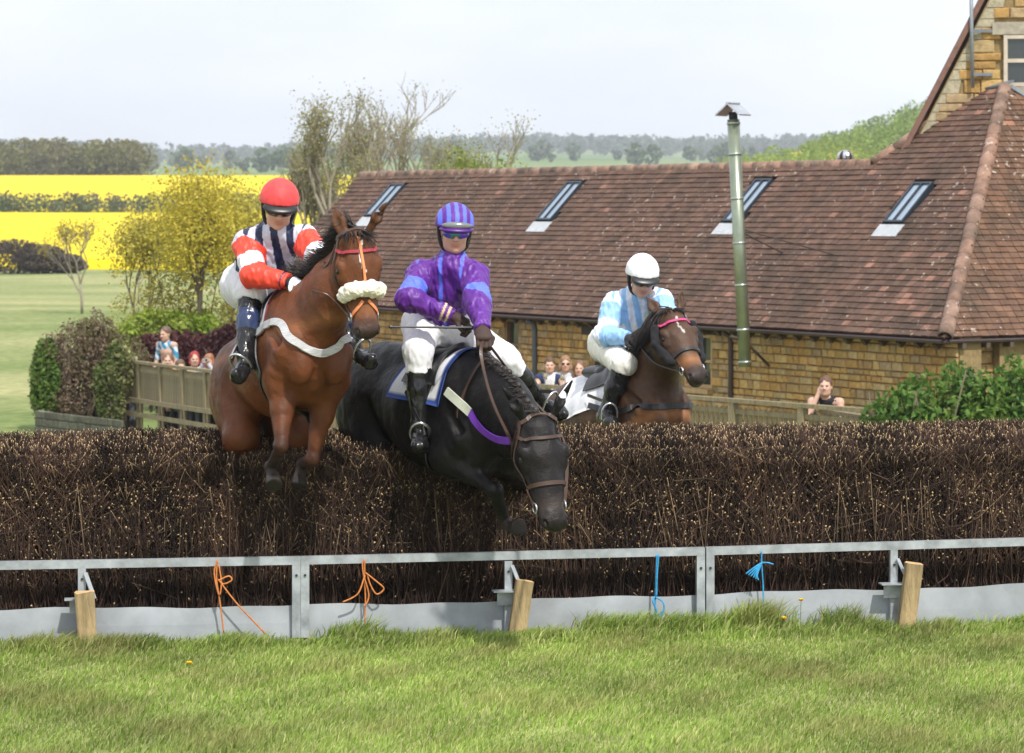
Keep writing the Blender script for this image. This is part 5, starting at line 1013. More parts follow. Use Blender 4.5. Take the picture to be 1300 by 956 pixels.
# ---------------- bay horse
def Lc(fr, px, py, prev, ln, near=True): return fr.l(chain(fr.w(*prev), px, py, ln * fr.sc, near))
elr = A(.43, -.17, -.2); ell_ = A(.43, .17, -.2)
knr = Lc(FB, 357, 566, elr, .42); knl = Lc(FB, 397, 582, ell_, .43)
def fold(kn, el, ln=.23):                    # lower foreleg folded back under the knee, hoof hanging
    d = nrm(kn - el); back = A(-1, 0, 0) + d * d[0]; back = nrm(back); fe = kn + nrm(d * .22 + back * .95) * ln; co = fe + nrm(d * .85 - back * .15) * .085; ho = co + nrm(d * .8 - back * .45) * .065
    return fe, co, ho
bayc = dict(id='bay', body=(.155, .050, .018), dark=(.035, .022, .018), knee=(.045, .02, .014), forearm=(.135, .045, .018), muzzle=(.05, .034, .03), face=(.155, .054, .02), ear=(.11, .045, .02), stripe=(.06, .25, .010, (.75, .68, .62), .004), rough=.42, tan=(.47, .06, (.24, .095, .04)))
hind_push = [(y, (-.42, y * .18, -.34), (-.80, y * .15, -.60), (-1.0, y * .14, -.96), (-1.03, y * .14, -1.06), (-1.02, y * .14, -1.13)) for y in (-1, 1)]
Hb = dict(poll=P(454, 293, 17.25), muz=P(469, 418, 17.15), nor=(.30, -.95, .05), ear=(-.05, 1.0), mid=(.82, .05, .20))
bay, sB, hB, iB = horse(FB, 'horse', 'bay horse with sheepskin noseband jumping the fence at left', Hb, bayc, dict(fore=[(-1, knr, *fold(knr, elr)), (1, knl, *fold(knl, ell_))], hind=hind_push))
RED = mat('red_browband', (.35, .03, .05), .6, var=.3, nscale=200); bridle(bay, sB, hB, BROWNL, None, False, browm=RED)
ORG = mat('orange_rubber', (.75, .24, .09), .6, var=.1)
strap(sB, [hB(.03, .01, 0), hB(.10, .02, .002), hB(.2, .02, .006), hB(.3, .02, .008), hB(.35, .02, .008)], .016, .006, .006).build('face_strap', ORG, bay)
for y in (-1, 1): strap(sB, [hB(.40, .01, y * .015), hB(.44, -.02, y * .045), hB(.475, -.07, y * .07)], .02, .005, .004).build('face_strap', ORG, bay)
q = Sdf(); ctr = spline([hB(.345, -.10, -.078), hB(.34, -.03, -.072), hB(.335, .010, -.035), hB(.335, .010, .035), hB(.34, -.03, .072), hB(.345, -.10, .078)], 4)
for a, b in zip(ctr[:-1], ctr[1:]): q.cone(a, b, .040, .040, .02)
V, Q = q.mesh(.005, lambda p: .006 * wob(p, 60) + .005 * wob(p + 1, 150)); mobj('sheepskin_noseband', V, Q, mat('sheepskin', (.80, .74, .62), .95, var=.12, nscale=60, bump=.5, bscale=200, sheen=.3), bay, True)
HAIRD = mat('dark_hair', (.022, .016, .014), .5, var=.3, nscale=30)
p, N = crest(sB, iB, 40); hairs(bay, 'mane', p, [nrm(n_ * .8 + A(-.5, -.55, .1)) for n_ in N], .13, HAIRD, 1, 9, .005, .5, .35)
hairs(bay, 'forelock', [hB(.0, -.04, k * .012) for k in range(-4, 5)], [nrm(iB['hn'] * .6 + iB['hf'] * .4 + iB['hs'] * k * .12) for k in range(-4, 5)], .11, HAIRD, 2, 9, .004, .3, .35)
hairs(bay, 'tail', [A(-.88, 0, .06)] * 10, [A(-.8, 0, -.3)] * 10, .65, HAIRD, 3, 8, .007, 1.1, .12)
saddlecloth(bay, sB, -.28, .40, 1.25, (.74, .74, .76), (.22, .03, .05), .018); saddle(bay, sB)
strap(sB, [A(.12, -.33, .16)] + [FB.l(onside(FB, sB, x, y, .01)) for x, y in ((350, 408), (365, 426), (385, 441), (408, 448), (428, 441), (439, 430))] + [A(.3, .34, .1)], .05, .010, .010, 10).build('breast_girth', mat('girth_web', (.46, .46, .47), .8, var=.35, nscale=14, stretch=(1, 1, 30)), bay)
strap(sB, [A(.70, -.02, -.30), A(.69, 0, -.25), A(.72, 0, -.1)], .02, .005, .003, 8) 
strap(sB, [A(.28, math.sin(a) * .4, math.cos(a) * .4) for a in np.linspace(0, 6.283, 17)[:-1]], .07, .008, .014, 5, closed=True).build('girth', LEATH, bay)
def reins(o, fr, s, hp, hands, m, sag=.05):
    for y, h in hands:
        a = s.snap(np.array([hp(.485, -.095, y * .08)]), .01)[0][0]; h = fr.l(h); mid = (a + h) / 2 - A(0, 0, sag) + A(0, y * .04, 0); rope(o, 'rein', [a, mid, h], .018, m, 10)
def hand_of(J, sd): return J['wr' + sd] + nrm(J['wr' + sd] - J['el' + sd]) * .09
reins(bay, FB, sB, hB, [(1, hand_of(J1, 'L'))], BROWNL); a = sB.snap(np.array([hB(.485, -.095, -.08)]), .01)[0][0]; rope(bay, 'rein', [a, FB.l(onside(FB, sB, 420, 378, .02)), FB.l(onside(FB, sB, 402, 370, .02)), FB.l(hand_of(J1, 'R'))], .02, BROWNL, 10)
for sd, y in (('R', -1), ('L', 1)): stirrup(bay, FB.l(J1['to' + sd] * .55 + J1['an' + sd] * .45), FB.l(J1['an' + sd]), y=y)

# ---------------- black horse
elr = A(.43, -.17, -.2); ell_ = A(.43, .17, -.2)
knr = Lc(FK, 628, 622, elr, .44); knl = Lc(FK, 668, 618, ell_, .42, False)
blc = dict(id='black', body=(.0095, .0085, .009), dark=(.008, .007, .0075), face=(.017, .014, .014), muzzle=(.02, .016, .015), rough=.40, tan=(.50, .07, (.045, .032, .028)))
hind_trail = [(y, (-.36, y * .18, -.30), (-.86, y * .15, -.34), (-1.16, y * .14, -.46), (-1.26, y * .14, -.50), (-1.32, y * .14, -.52)) for y in (-1, 1)]
Hk = dict(poll=P(688, 528, 17.2), muz=P(709, 662, 17.05), nor=(.34, -.90, .25), ear=(.85, .85), mid=(.80, -.02, .08), nr=.225, hw=1.28, hk=1.06)
blk, sK, hK, iK = horse(FK, 'horse', 'black horse stretching its head down over the middle of the fence', Hk, blc, dict(fore=[(-1, knr, *fold(knr, elr)), (1, knl, *fold(knl, ell_))], hind=hind_trail))
bridle(blk, sK, hK, BROWNL, None, True)
p, N = crest(sK, iK, 9)
for i, (a, n_) in enumerate(zip(p[2:-1], N[2:-1])): V, Q = Sdf().ell(a + n_ * .012, (.024, .02, .022)).mesh(.006); mobj('mane_plait', V, Q, HAIRD, blk, True)
p, N = crest(sK, iK, 40); hairs(blk, 'mane', p, [nrm(n_ * .4 + A(-.2, -.8, .0)) for n_ in N], .045, HAIRD, 4, 7, .004, .3, .3)
hairs(blk, 'tail', [A(-.88, 0, .10)] * 10, [A(-1.0, 0, .25)] * 10, .6, HAIRD, 6, 8, .008, .8, .14)
saddlecloth(blk, sK, -.12, .42, 1.3, (.72, .72, .75), (.03, .07, .28), .028); saddle(blk, sK)
PUR = mat('purple_web', (.16, .035, .42), .75, var=.12)
strap(sK, [FK.l(onside(FK, sK, x, y, .01)) for x, y in ((597, 522), (605, 536), (618, 550), (634, 558), (648, 560))], .045, .009, .010, 12).build('breast_girth', PUR, blk)
strap(sK, [FK.l(onside(FK, sK, x, y, .01)) for x, y in ((568, 497), (582, 510), (598, 524))], .055, .009, .014, 8).build('girth_strap', mat('pale_web', (.45, .47, .38), .7, var=.15), blk)
strap(sK, [A(.60, -.24, .05), A(.62, -.14, .3), A(.60, 0, .42), A(.62, .14, .3), A(.60, .24, .05)], .018, .005, .004, 10).build('neck_strap', BROWNL, blk)
strap(sK, [A(.28, math.sin(a) * .4, math.cos(a) * .4) for a in np.linspace(0, 6.283, 17)[:-1]], .07, .008, .014, 5, closed=True).build('girth', LEATH, blk)
a = sK.snap(np.array([hK(.485, -.095, -.08)]), .01)[0][0]; rope(blk, 'rein', [a, FK.l(P(655, 575, 17.3)), FK.l(P(625, 510, 17.45)), FK.l(P(611, 455, 17.55)), FK.l(hand_of(J2, 'L'))], .02, BROWNL, 10)
a = sK.snap(np.array([hK(.485, -.095, .08)]), .01)[0][0]; rope(blk, 'rein', [a, FK.l(P(715, 560, 17.6)), FK.l(P(660, 490, 17.8)), FK.l(hand_of(J2, 'L'))], .02, BROWNL, 10)
for sd, y in (('R', -1), ('L', 1)): stirrup(blk, FK.l(J2['to' + sd] * .55 + J2['an' + sd] * .45), FK.l(J2['an' + sd]), y=y)

# ---------------- dark bay horse behind
brc = dict(id='brown', body=(.09, .047, .026), dark=(.025, .018, .015), face=(.085, .045, .027), muzzle=(.045, .032, .028), stripe=(.08, .24, .012, (.5, .47, .44), .0), rough=.4, tan=(.46, .075, (.27, .12, .05)))
elr = A(.43, -.17, -.2); ell_ = A(.43, .17, -.2); knr = A(.74, -.17, -.42); knl = A(.78, .17, -.36)
Hc = dict(poll=P(853, 390, 20.75), muz=P(888, 470, 20.40), nor=(.30, -.90, .32), ear=(.1, .5), mid=(.66, .0, .28))
brn, sC, hC, iC = horse(FC, 'horse', 'dark brown horse with tan muzzle approaching behind the fence at right', Hc, brc, dict(fore=[(-1, knr, *fold(knr, elr)), (1, knl, *fold(knl, ell_))], hind=hind_push))
for k_, (x_, y_), o_ in (('knR', (791, 463), .085), ('anR', (770, 522), .07)): J3[k_] = onside(FC, sC, x_, y_, o_)
J3['toR'] = J3['anR'] + nrm(FC.F * .75 + A(0, 0, -.45) - FC.S * .25) * .16
PNK = mat('pink_blue_browband', (.55, .05, .18), .6, var=.5, nscale=60); bridle(brn, sC, hC, LEATH, None, True, browm=PNK)
FLUF = mat('black_fleece', (.015, .015, .018), .95, var=.3, nscale=60, bump=.5, bscale=200)
for y in (-1, 1):
    q = Sdf(); c_ = [sC.snap(np.array([hC(f, n_, y * .11)]), .02)[0][0] for f, n_ in ((.10, -.085), (.2, -.12), (.30, -.13), (.38, -.12))]
    for a, b in zip(c_[:-1], c_[1:]): q.cone(a, b, .028, .036, .02)
    V, Q = q.mesh(.007, lambda p: .007 * wob(p, 60)); mobj('sheepskin_cheekpiece', V, Q, FLUF, brn, True)
p, N = crest(sC, iC, 44); p, N = p[42:], N[42:]; hairs(brn, 'mane', p, [nrm(n_ * .5 + A(-.25, -.85, .1)) for n_ in N], .23, HAIRD, 7, 14, .006, 1.9, .25, .03)
hairs(brn, 'forelock', [hC(.0, -.04, k * .012) for k in range(-4, 5)], [nrm(iC['hn'] * .6 + iC['hf'] * .4 + iC['hs'] * k * .12) for k in range(-4, 5)], .08, HAIRD, 8, 6, .004, .3, .35)
hairs(brn, 'tail', [A(-.88, 0, .06)] * 10, [A(-.8, 0, -.3)] * 10, .7, HAIRD, 9, 8, .007, 1.1, .12)
sc_ = saddlecloth(brn, sC, -.36, .38, 1.45, (.76, .76, .80), (.76, .76, .80), .02); saddlecloth(brn, sC, .30, .43, 1.5, (.015, .018, .035), (.015, .02, .05), .02, 'pad', .02); saddle(brn, sC)
strap(sC, [A(.12, -.33, .10), A(.36, -.34, .0), A(.62, -.24, -.05), A(.80, 0, -.08), A(.62, .24, -.05), A(.36, .34, .0), A(.12, .33, .10)], .045, .008, .004, 12).build('breast_girth', LEATH, brn)
# number on the cloth: strokes laid on the cloth like the printed figure
for st in ([(-.06, .02), (-.20, -.17)], [(-.02, -.09), (-.24, -.05)], [(-.22, -.17), (-.24, -.06), (-.20, -.02)]):
    pts = np.array(spline([A(x, -.42, z) for x, z in st], 6)); pp, NN = sC.snap(pts, .018); ribbon(pp, NN, .02, .002).build('cloth_number', LEATH, brn)
reins(brn, FC, sC, hC, [(-1, hand_of(J3, 'R')), (1, hand_of(J3, 'L'))], LEATH)
for sd, y in (('R', -1), ('L', 1)): stirrup(brn, FC.l(J3['to' + sd] * .55 + J3['an' + sd] * .45), FC.l(J3['an' + sd]), y=y)
# ============================================================ people
def skinm(): return mat('skin', rough=.5, spec=.35, var=.06, nscale=12, attr=True, subsurf=.08)
CLOTH = lambda name='silk', rough=.45, bump=.12: mat(name, rough=rough, spec=.4, var=.05, nscale=14, attr=True, bump=bump, bscale=40, sheen=.1)
def hand(s, wr, d, side, pn, k=1.0, r=0.0, curl=1.0, col=None):
    # palm, four curled fingers of unequal length, thumb leaving the side of the palm near its base
    d = nrm(d); pn = nrm(pn - d * (pn @ d)); sd = np.cross(d, pn) * side
    s.cone(wr, wr + d * .03 * k, .026 * k + r, .03 * k + r, .012, col, (1.2, 1.35), sd); s.cone(wr + d * .03 * k, wr + d * .075 * k, .019 * k + r, .017 * k + r, .012, col, (1.75, 2.1), sd)
    for i, (o, l1, l2) in enumerate(((.030, .038, .030), (.010, .043, .034), (-.010, .040, .031), (-.029, .031, .024))):
        a = wr + (d * .082 + sd * o) * k; b = a + nrm(d * (1 - .45 * curl) + pn * .75 * curl) * l1 * k; c = b + nrm(-d * .35 * curl + d * (1 - curl) + pn * .9 * curl + sd * .02) * l2 * k; e = c + nrm(-d * .9 * curl + d * (1 - curl) + pn * .15) * l2 * .6 * k
        s.cone(a - d * .02 * k, b, .0098 * k + r, .0088 * k + r, .004, col); s.cone(b, c, .0088 * k + r, .008 * k + r, .003, col); s.cone(c, e, .008 * k + r, .0068 * k + r, .003, col)
    t0 = wr + (d * .025 + sd * .026 + pn * .006) * k; t1 = t0 + nrm(d * .6 + sd * .65 + pn * .45) * .038 * k; t2 = t1 + nrm(d * .8 - sd * .25 + pn * .55) * .032 * k
    s.cone(t0, t1, .0125 * k + r, .0105 * k + r, .006, col); s.cone(t1, t2, .0105 * k + r, .008 * k + r, .004, col)
SK = (.62, .37, .28)
def headsdf(s, c, hf, hu, k=1.0, skin=SK):
    hs = np.cross(hf, hu); X = (hs, hf, hu); E = lambda f, u, sd, r, kk=.02, col=skin, sub=False: s.ell(c + (hf * f + hu * u + hs * sd) * k, [q * k for q in r], X, kk * k, col, sub)
    E(-.012, .03, 0, (.074, .094, .095)); E(.03, -.03, 0, (.060, .068, .085), .03); E(.052, -.088, 0, (.034, .036, .030), .03); E(.085, .018, 0, (.05, .016, .013), .015)
    for y in (-1, 1): E(.055, -.03, y * .038, (.024, .03, .028), .02); E(-.005, -.01, y * .075, (.008, .02, .03), .008); E(.088, .0, y * .030, (.014, .010, .010), .008, None, True); E(.02, -.075, y * .042, (.02, .04, .025), .03)
    s.cone(c + (hf * .092 + hu * .006) * k, c + (hf * .112 - hu * .030) * k, .008 * k, .013 * k, .012 * k, skin); 
    for y in (-1, 1): E(.100, -.034, y * .011, (.008, .009, .007), .006)
    lip = (skin[0] * .75, skin[1] * .48, skin[2] * .48); E(.088, -.058, 0, (.022, .011, .0055), .006, lip); E(.087, -.069, 0, (.019, .011, .006), .006, lip); E(.10, -.0635, 0, (.02, .006, .0022), .002, (.1, .03, .03), True)
    E(.078, -.094, 0, (.017, .012, .014), .015)
def bodysdf(J, skin=SK, k=1.0, hands=True, grip=1.0):
    s = Sdf(); lat = nrm(J['shL'] - J['shR']); ch = J['neck'] + (J['pel'] - J['neck']) * (.3 if hands else .42); c = J['head']
    headsdf(s, c, J['hf'], J['hu'], k, skin); s.cone(c - J['hu'] * .07 * k - J['hf'] * .015, J['neck'] - nrm(J['neck'] - J['pel']) * .03, .05 * k, (.05 if not hands else .06 * k), .02, skin)
    tk = .82 if not hands else k; s.cone(J['neck'] + (J['pel'] - J['neck']) * (.14 if hands else .32), ch, .07 * tk, .092 * tk * (1 if hands else .8), .02, skin, (1.4, 1.5), lat); s.cone(ch, J['pel'], .092 * tk, .095 * tk, .03, skin, (1.5, 1.3), lat)
    s.cone(J['shL'], J['shR'], .055 * k, .055 * k, .04, skin) if hands else s.cone(J['shL'], J['shR'], .035, .035, .02, skin)
    for d, sg in (('L', 1), ('R', -1)):
        s.cone(J['sh' + d], J['el' + d], .048 * k, .038 * k, .03, skin); s.cone(J['el' + d], J['wr' + d], .038 * k, .026 * k, .02, skin); s.cone(J['hip' + d], J['kn' + d], .085 * k, .055 * k, .04, skin); s.cone(J['kn' + d], J['an' + d], .052 * k, .033 * k, .02, skin); s.cone(J['an' + d], J['to' + d] if hands else J['an' + d] + A(0, 0, .002), .03 * k, .02 * k, .02, skin)
        if hands: hand(s, J['wr' + d], J['wr' + d] - J['el' + d], sg, A(0, .2, -1) if 'pn' not in J else J['pn'], k, 0, grip, skin)
    return s
def put(name, s, res, m, parent, org, colf=None, default=SK, disp=None, sig=.004):
    V, Q = s.mesh(res, disp); cols = s.colors(V, default, sig) if colf is None else colf(V)
    o = bpy.data.objects.new(name, meshdata(name, V - org, Q, m, True, cols)); link(o, parent)
    if parent is None: o.location = org
    return o
def segt(V, a, b): ab = b - a; t = ((V - a) @ ab) / (ab @ ab); tc_ = np.clip(t, 0, 1); return t, np.linalg.norm(V - a - tc_[:, None] * ab, axis=1)
def armsplit(V, J, d):                       # parameter 0..2 down the sleeve and distance to the arm's axis
    t1, d1 = segt(V, J['sh' + d], J['el' + d]); t2, d2 = segt(V, J['el' + d], J['wr' + d]); return np.where(d1 < d2, np.clip(t1, 0, 1), 1 + np.clip(t2, 0, 1)), np.minimum(d1, d2)
def isarm(V, J, ds): return (ds - .08) < np.min([Sdf.dist(o, V) for o in J['_tor']], 0) + .004
def wrinkle(amp, f): return lambda p: amp * (np.abs(wob(p * A(1, 1, .5), f)) - .5) * 1.5 + amp * .45 * wob(p + 5, f * 2.1) + amp * .8 * wob(p + 9, f * .45)
def jockey(J, label, silk, helm, breech, boots, gl, skin=SK, res=.0065, gcol=None):
    org = J['pel']; body = put('person', bodysdf(J, skin, 1.1, False), res, skinm(), None, org, default=skin); tag(body, label, 'person')
    lat = nrm(J['shL'] - J['shR']); up = nrm(J['neck'] - J['pel']); ch = J['neck'] + (J['pel'] - J['neck']) * .36; fw = np.cross(up, lat); fw = fw if fw @ (J['hf']) > 0 else -fw
    s = Sdf(); s.cone(ch, J['pel'] + up * .05, .130, .140, .05, None, (1.38, 1.22), lat); s.cone(J['neck'] - up * .05, ch, .085, .130, .06, None, (1.4, 1.38), lat); s.cone(J['neck'] - up * .02, J['head'] - J['hu'] * .105 - J['hf'] * .02, .08, .064, .03, cap=1)
    nt_ = len(s.ops)
    for d in 'LR': s.cone(J['neck'] - up * .0, J['sh' + d], .066, .084, .05)
    na_ = len(s.ops); J['_tor'] = list(s.ops)
    for d in 'LR': m_ = J['el' + d]; s.cone(J['sh' + d], m_, .088, .078, .04); s.cone(m_, J['wr' + d], .078, .046, .03, cap=1)
    s.cut(J['pel'] - up * .03, -up)
    put('silk_jacket', s, res, CLOTH(), body, org, lambda V: silk(V, J, lat, up, fw, ch), disp=wrinkle(.0075, 52))
    s = Sdf(); s.cone(J['hipL'], J['hipR'], .13, .13, .05); s.cone(J['pel'], J['pel'] + up * .08, .13, .11, .05, None, (1.2, 1.2), lat); s.ell(J['pel'] - fw * .05, (.17, .14, .13), k=.06)
    for d in 'LR': s.cone(J['hip' + d], J['kn' + d], .132, .090, .06); s.cone(J['kn' + d], J['kn' + d] + (J['an' + d] - J['kn' + d]) * breech[1], .088, .078, .04, cap=1)
    put('breeches', s, res, CLOTH('breeches_cloth', .7), body, org, lambda V: np.tile(np.array(breech[0]), (len(V), 1)), disp=wrinkle(.005, 48))
    for d in 'LR':
        kn, an, to = J['kn' + d], J['an' + d], J['to' + d]; s = Sdf(); a = kn + (an - kn) * (breech[1] - .06); sh = nrm(an - kn); heel = an + sh * .055; td = nrm(to - an); bk = nrm(td - sh * (td @ sh))
        s.cone(a, kn + (an - kn) * .5, .078, .070, .02, None, cap=2); s.cone(kn + (an - kn) * .5, an, .070, .052, .03); s.cone(an, heel - bk * .025, .052, .046, .02); s.cone(heel - bk * .03, to + sh * .02, .045, .044, .03, None, (1.0, 1.15), np.cross(td, sh)); s.cone(to + sh * .02, to + bk * .04 + sh * .018, .043, .032, .02, None, (1.15, 1.1), np.cross(td, sh))
        put('boot', s, .006, mat('boot_leather', rough=.22, spec=.5, var=.1, nscale=20, attr=True, bump=.15, bscale=30), body, org, lambda V: boots(V, kn, an), disp=wrinkle(.0028, 70))
        s = Sdf(); hand(s, J['wr' + d], J['wr' + d] - J['el' + d], 1 if d == 'L' else -1, J.get('pn', A(0, .25, -1)), 1.2, .0022, 1.0)
        put('glove', s, .0045, mat('glove_cloth', rough=.75, var=.1, nscale=40, attr=True), body, org, lambda V: gl(V, J, d))
    # helmet, peak, harness, goggles
    c, hf, hu = J['head'], J['hf'], J['hu']; hs = np.cross(hf, hu); X = (hs, hf, hu); s = Sdf(); s.ell(c + hu * .045 - hf * .008, (.118, .138, .118), X); s.ell(c + hu * .055 - hf * .02, (.112, .128, .122), X, .03); s.cut(c + hu * .028 - hf * .02, -hu + hf * .12)
    put('helmet', s, .005, CLOTH('helmet_silk', .6), body, org, lambda V: helm['col'](V - c, hs, hf, hu), disp=lambda p: .003 * (np.abs(wob(p, 55)) - .5))
    s = Sdf(); s.ell(c + hu * .030 + hf * .108, (.108, .062, .021), (hs, nrm(hf - hu * helm.get('tilt', .35)), nrm(hu + hf * helm.get('tilt', .35))), .01); s.ell(c + hf * .02 + hu * .02, (.08, .108, .108), X, .005, None, True)
    put('peak', s, .004, mat('peak_' + helm['id'], rough=.35, attr=True, var=.05), body, org, lambda V: np.tile(np.array(helm['peak']), (len(V), 1)))
    s = Sdf(); 
    for y in (-1, 1):
        pts = spline([c + hs * y * .10 + hu * .04 - hf * .005, c + hs * y * .094 - hu * .03 + hf * .0, c + hs * y * .07 - hu * .10 + hf * .02, c - hu * .135 + hf * .035], 4)
        for a, b in zip(pts[:-1], pts[1:]): s.cone(a, b, .011, .009, .01, None, (2.2, 1.5), hf)
    put('harness', s, .005, mat('harness_black', rough=.7, attr=True, var=.1), body, org, lambda V: np.tile(np.array((.012, .012, .014)), (len(V), 1)))
    s = Sdf(); s.ell(c + hf * .084 - hu * .002, (.084, .046, .034), X); s.ell(c + hf * .112 - hu * .026, (.018, .024, .018), X, .008, None, True)
    put('goggles', s, .004, mat('goggle_' + helm['id'], rough=.08, spec=.9, attr=True, var=.05), body, org, lambda V: helm['gog'](V - c, hs))
    if 'visor' in helm:
        s = Sdf(); s.ell(c + hf * .128 + hu * .056, (.098, .022, .024), (hs, nrm(hf + hu * .5), nrm(hu - hf * .5)), .01); put('raised_visor', s, .004, mat('visor_grey', rough=.15, attr=True), body, org, lambda V: np.tile(np.array(helm['visor']), (len(V), 1)))
    return body
T3 = lambda *c: np.array(c)
def flatc(col): return lambda V, *a: np.tile(np.array(col), (len(V), 1))
NAVY, LAV, REDS, WHITE = T3(.012, .018, .06), T3(.58, .57, .68), T3(.78, .065, .035), T3(.78, .76, .82)
def silk1(V, J, lat, up, fw, ch):
    u = (V - ch) @ lat; ang = np.arctan2(u, (V - ch) @ fw + .02) ; out = np.where((np.floor((u + .0245) / .049).astype(int) % 2 == 0)[:, None], NAVY, LAV)
    for d in 'LR':
        t, ds = armsplit(V, J, d); arm = isarm(V, J, ds)
        c = np.where(((t > .50) & (t < .92))[:, None], WHITE, REDS); c = np.where((t < .06)[:, None], LAV, c); c = np.where(((t > 1.86) & (t < 1.90))[:, None], NAVY, c); out = np.where(arm[:, None], c, out)
    return out
PURP, PBL, GOLD = T3(.105, .018, .25), T3(.10, .15, .72), T3(.72, .52, .3)
def silk2(V, J, lat, up, fw, ch):
    u = (V - ch) @ lat; f = (V - ch) @ fw; out = np.where(((np.abs(u - .0) < .011) & (f > 0))[:, None], PBL, PURP)
    for d in 'LR':
        sg = 1 if d == 'L' else -1; us = u * sg; t, ds = armsplit(V, J, d); w_ = np.linalg.norm(J['sh' + d] - J['neck']); arm = isarm(V, J, ds)
        out = np.where(((us > w_ * .70) & (us < w_ * .80))[:, None], PBL, out)
        c = np.where(((t > .52) & (t < .98))[:, None], PBL * 1.15, PURP); c = np.where((((t > 1.74) & (t < 1.79)) | ((t > 1.86) & (t < 1.91)))[:, None], GOLD, c); out = np.where(arm[:, None], c, out)
    return out
SKYB, PALE = T3(.29, .52, .85), T3(.76, .80, .90)
def silk3(V, J, lat, up, fw, ch):
    u = (V - ch) @ lat; out = np.where((np.floor((u + .02) / .045).astype(int) % 2 == 0)[:, None], SKYB * .9, PALE * .92)
    for d in 'LR':
        t, ds = armsplit(V, J, d); arm = isarm(V, J, ds)
        c = np.where(((t > .62) & (t < 1.12))[:, None], PALE, SKYB); c = np.where((t < .12)[:, None], PALE, c); out = np.where(arm[:, None], c, out)
    return out
def boots1(V, kn, an): t = segt(V, kn, an)[0]; return np.where((t < .30)[:, None], T3(.012, .012, .013), np.where((t < .62)[:, None], T3(.025, .04, .10), T3(.013, .013, .015)))
def bootsb(V, kn, an): return np.tile(np.array((.012, .012, .013)), (len(V), 1))
def gl1(V, J, d): t = (V - J['wr' + d]) @ nrm(J['wr' + d] - J['el' + d]); return np.where((t < .035)[:, None], T3(.015, .015, .016), T3(.78, .78, .84))
def redc(v, hs, hf, hu): return np.tile(np.array((.72, .06, .06)), (len(v), 1))
def purc(v, hs, hf, hu): u = v @ hs; return np.where(((np.floor((u + .0125) / .025).astype(int) % 2 == 0) & ((v @ hu) > .05))[:, None], PBL * 1.1, PURP)
dgog = lambda v, hs: np.tile(np.array((.02, .014, .014)), (len(v), 1))
def mgog(v, hs): t = np.clip(((v @ hs) + .07) / .14, 0, 1)[:, None]; return np.where(t < .35, T3(.09, .03, .5), np.where(t < .75, T3(.01, .22, .24), T3(.05, .06, .4)))
BRW = (.72, .71, .74)
jockey(J1, 'jockey in red cap and navy striped silks crouched over the bay horse', silk1, dict(id='one', col=redc, peak=(.015, .014, .016), gog=dgog), (BRW, .10), boots1, gl1)
jockey(J2, 'jockey in purple and blue silks with mirrored goggles on the black horse', silk2, dict(id='two', col=purc, peak=PURP * .7, gog=mgog, visor=(.16, .17, .17), tilt=.1), ((.80, .79, .82), .30), bootsb, lambda V, J, d: np.tile(np.array((.05, .026, .022)), (len(V), 1)), skin=(.62, .36, .27))
jockey(J3, 'jockey in pale blue striped silks and white cap on the brown horse', silk3, dict(id='three', col=flatc((.85, .86, .88)), peak=(.016, .016, .018), gog=dgog), ((.80, .78, .72), .12), bootsb, lambda V, J, d: np.tile(np.array((.02, .016, .018)), (len(V), 1)), res=.0075)
# whip carried by the purple jockey
p = P(590, 416, 17.75); q = P(497, 415, 17.6); wh = empty('riding_whip', p); tag(wh, 'thin black riding whip held level by the purple jockey', 'whip'); MB().tube([A(0, 0, 0), (q - p)], [.009, .005], 6).build('shaft', LEATH, wh); MB().tube([A(0, 0, 0), (p - q) * .12], .012, 8).build('handle', LEATH, wh)
MB().tube([(q - p), (q - p) * 1.03], .012, 6).build('flap', LEATH, wh)
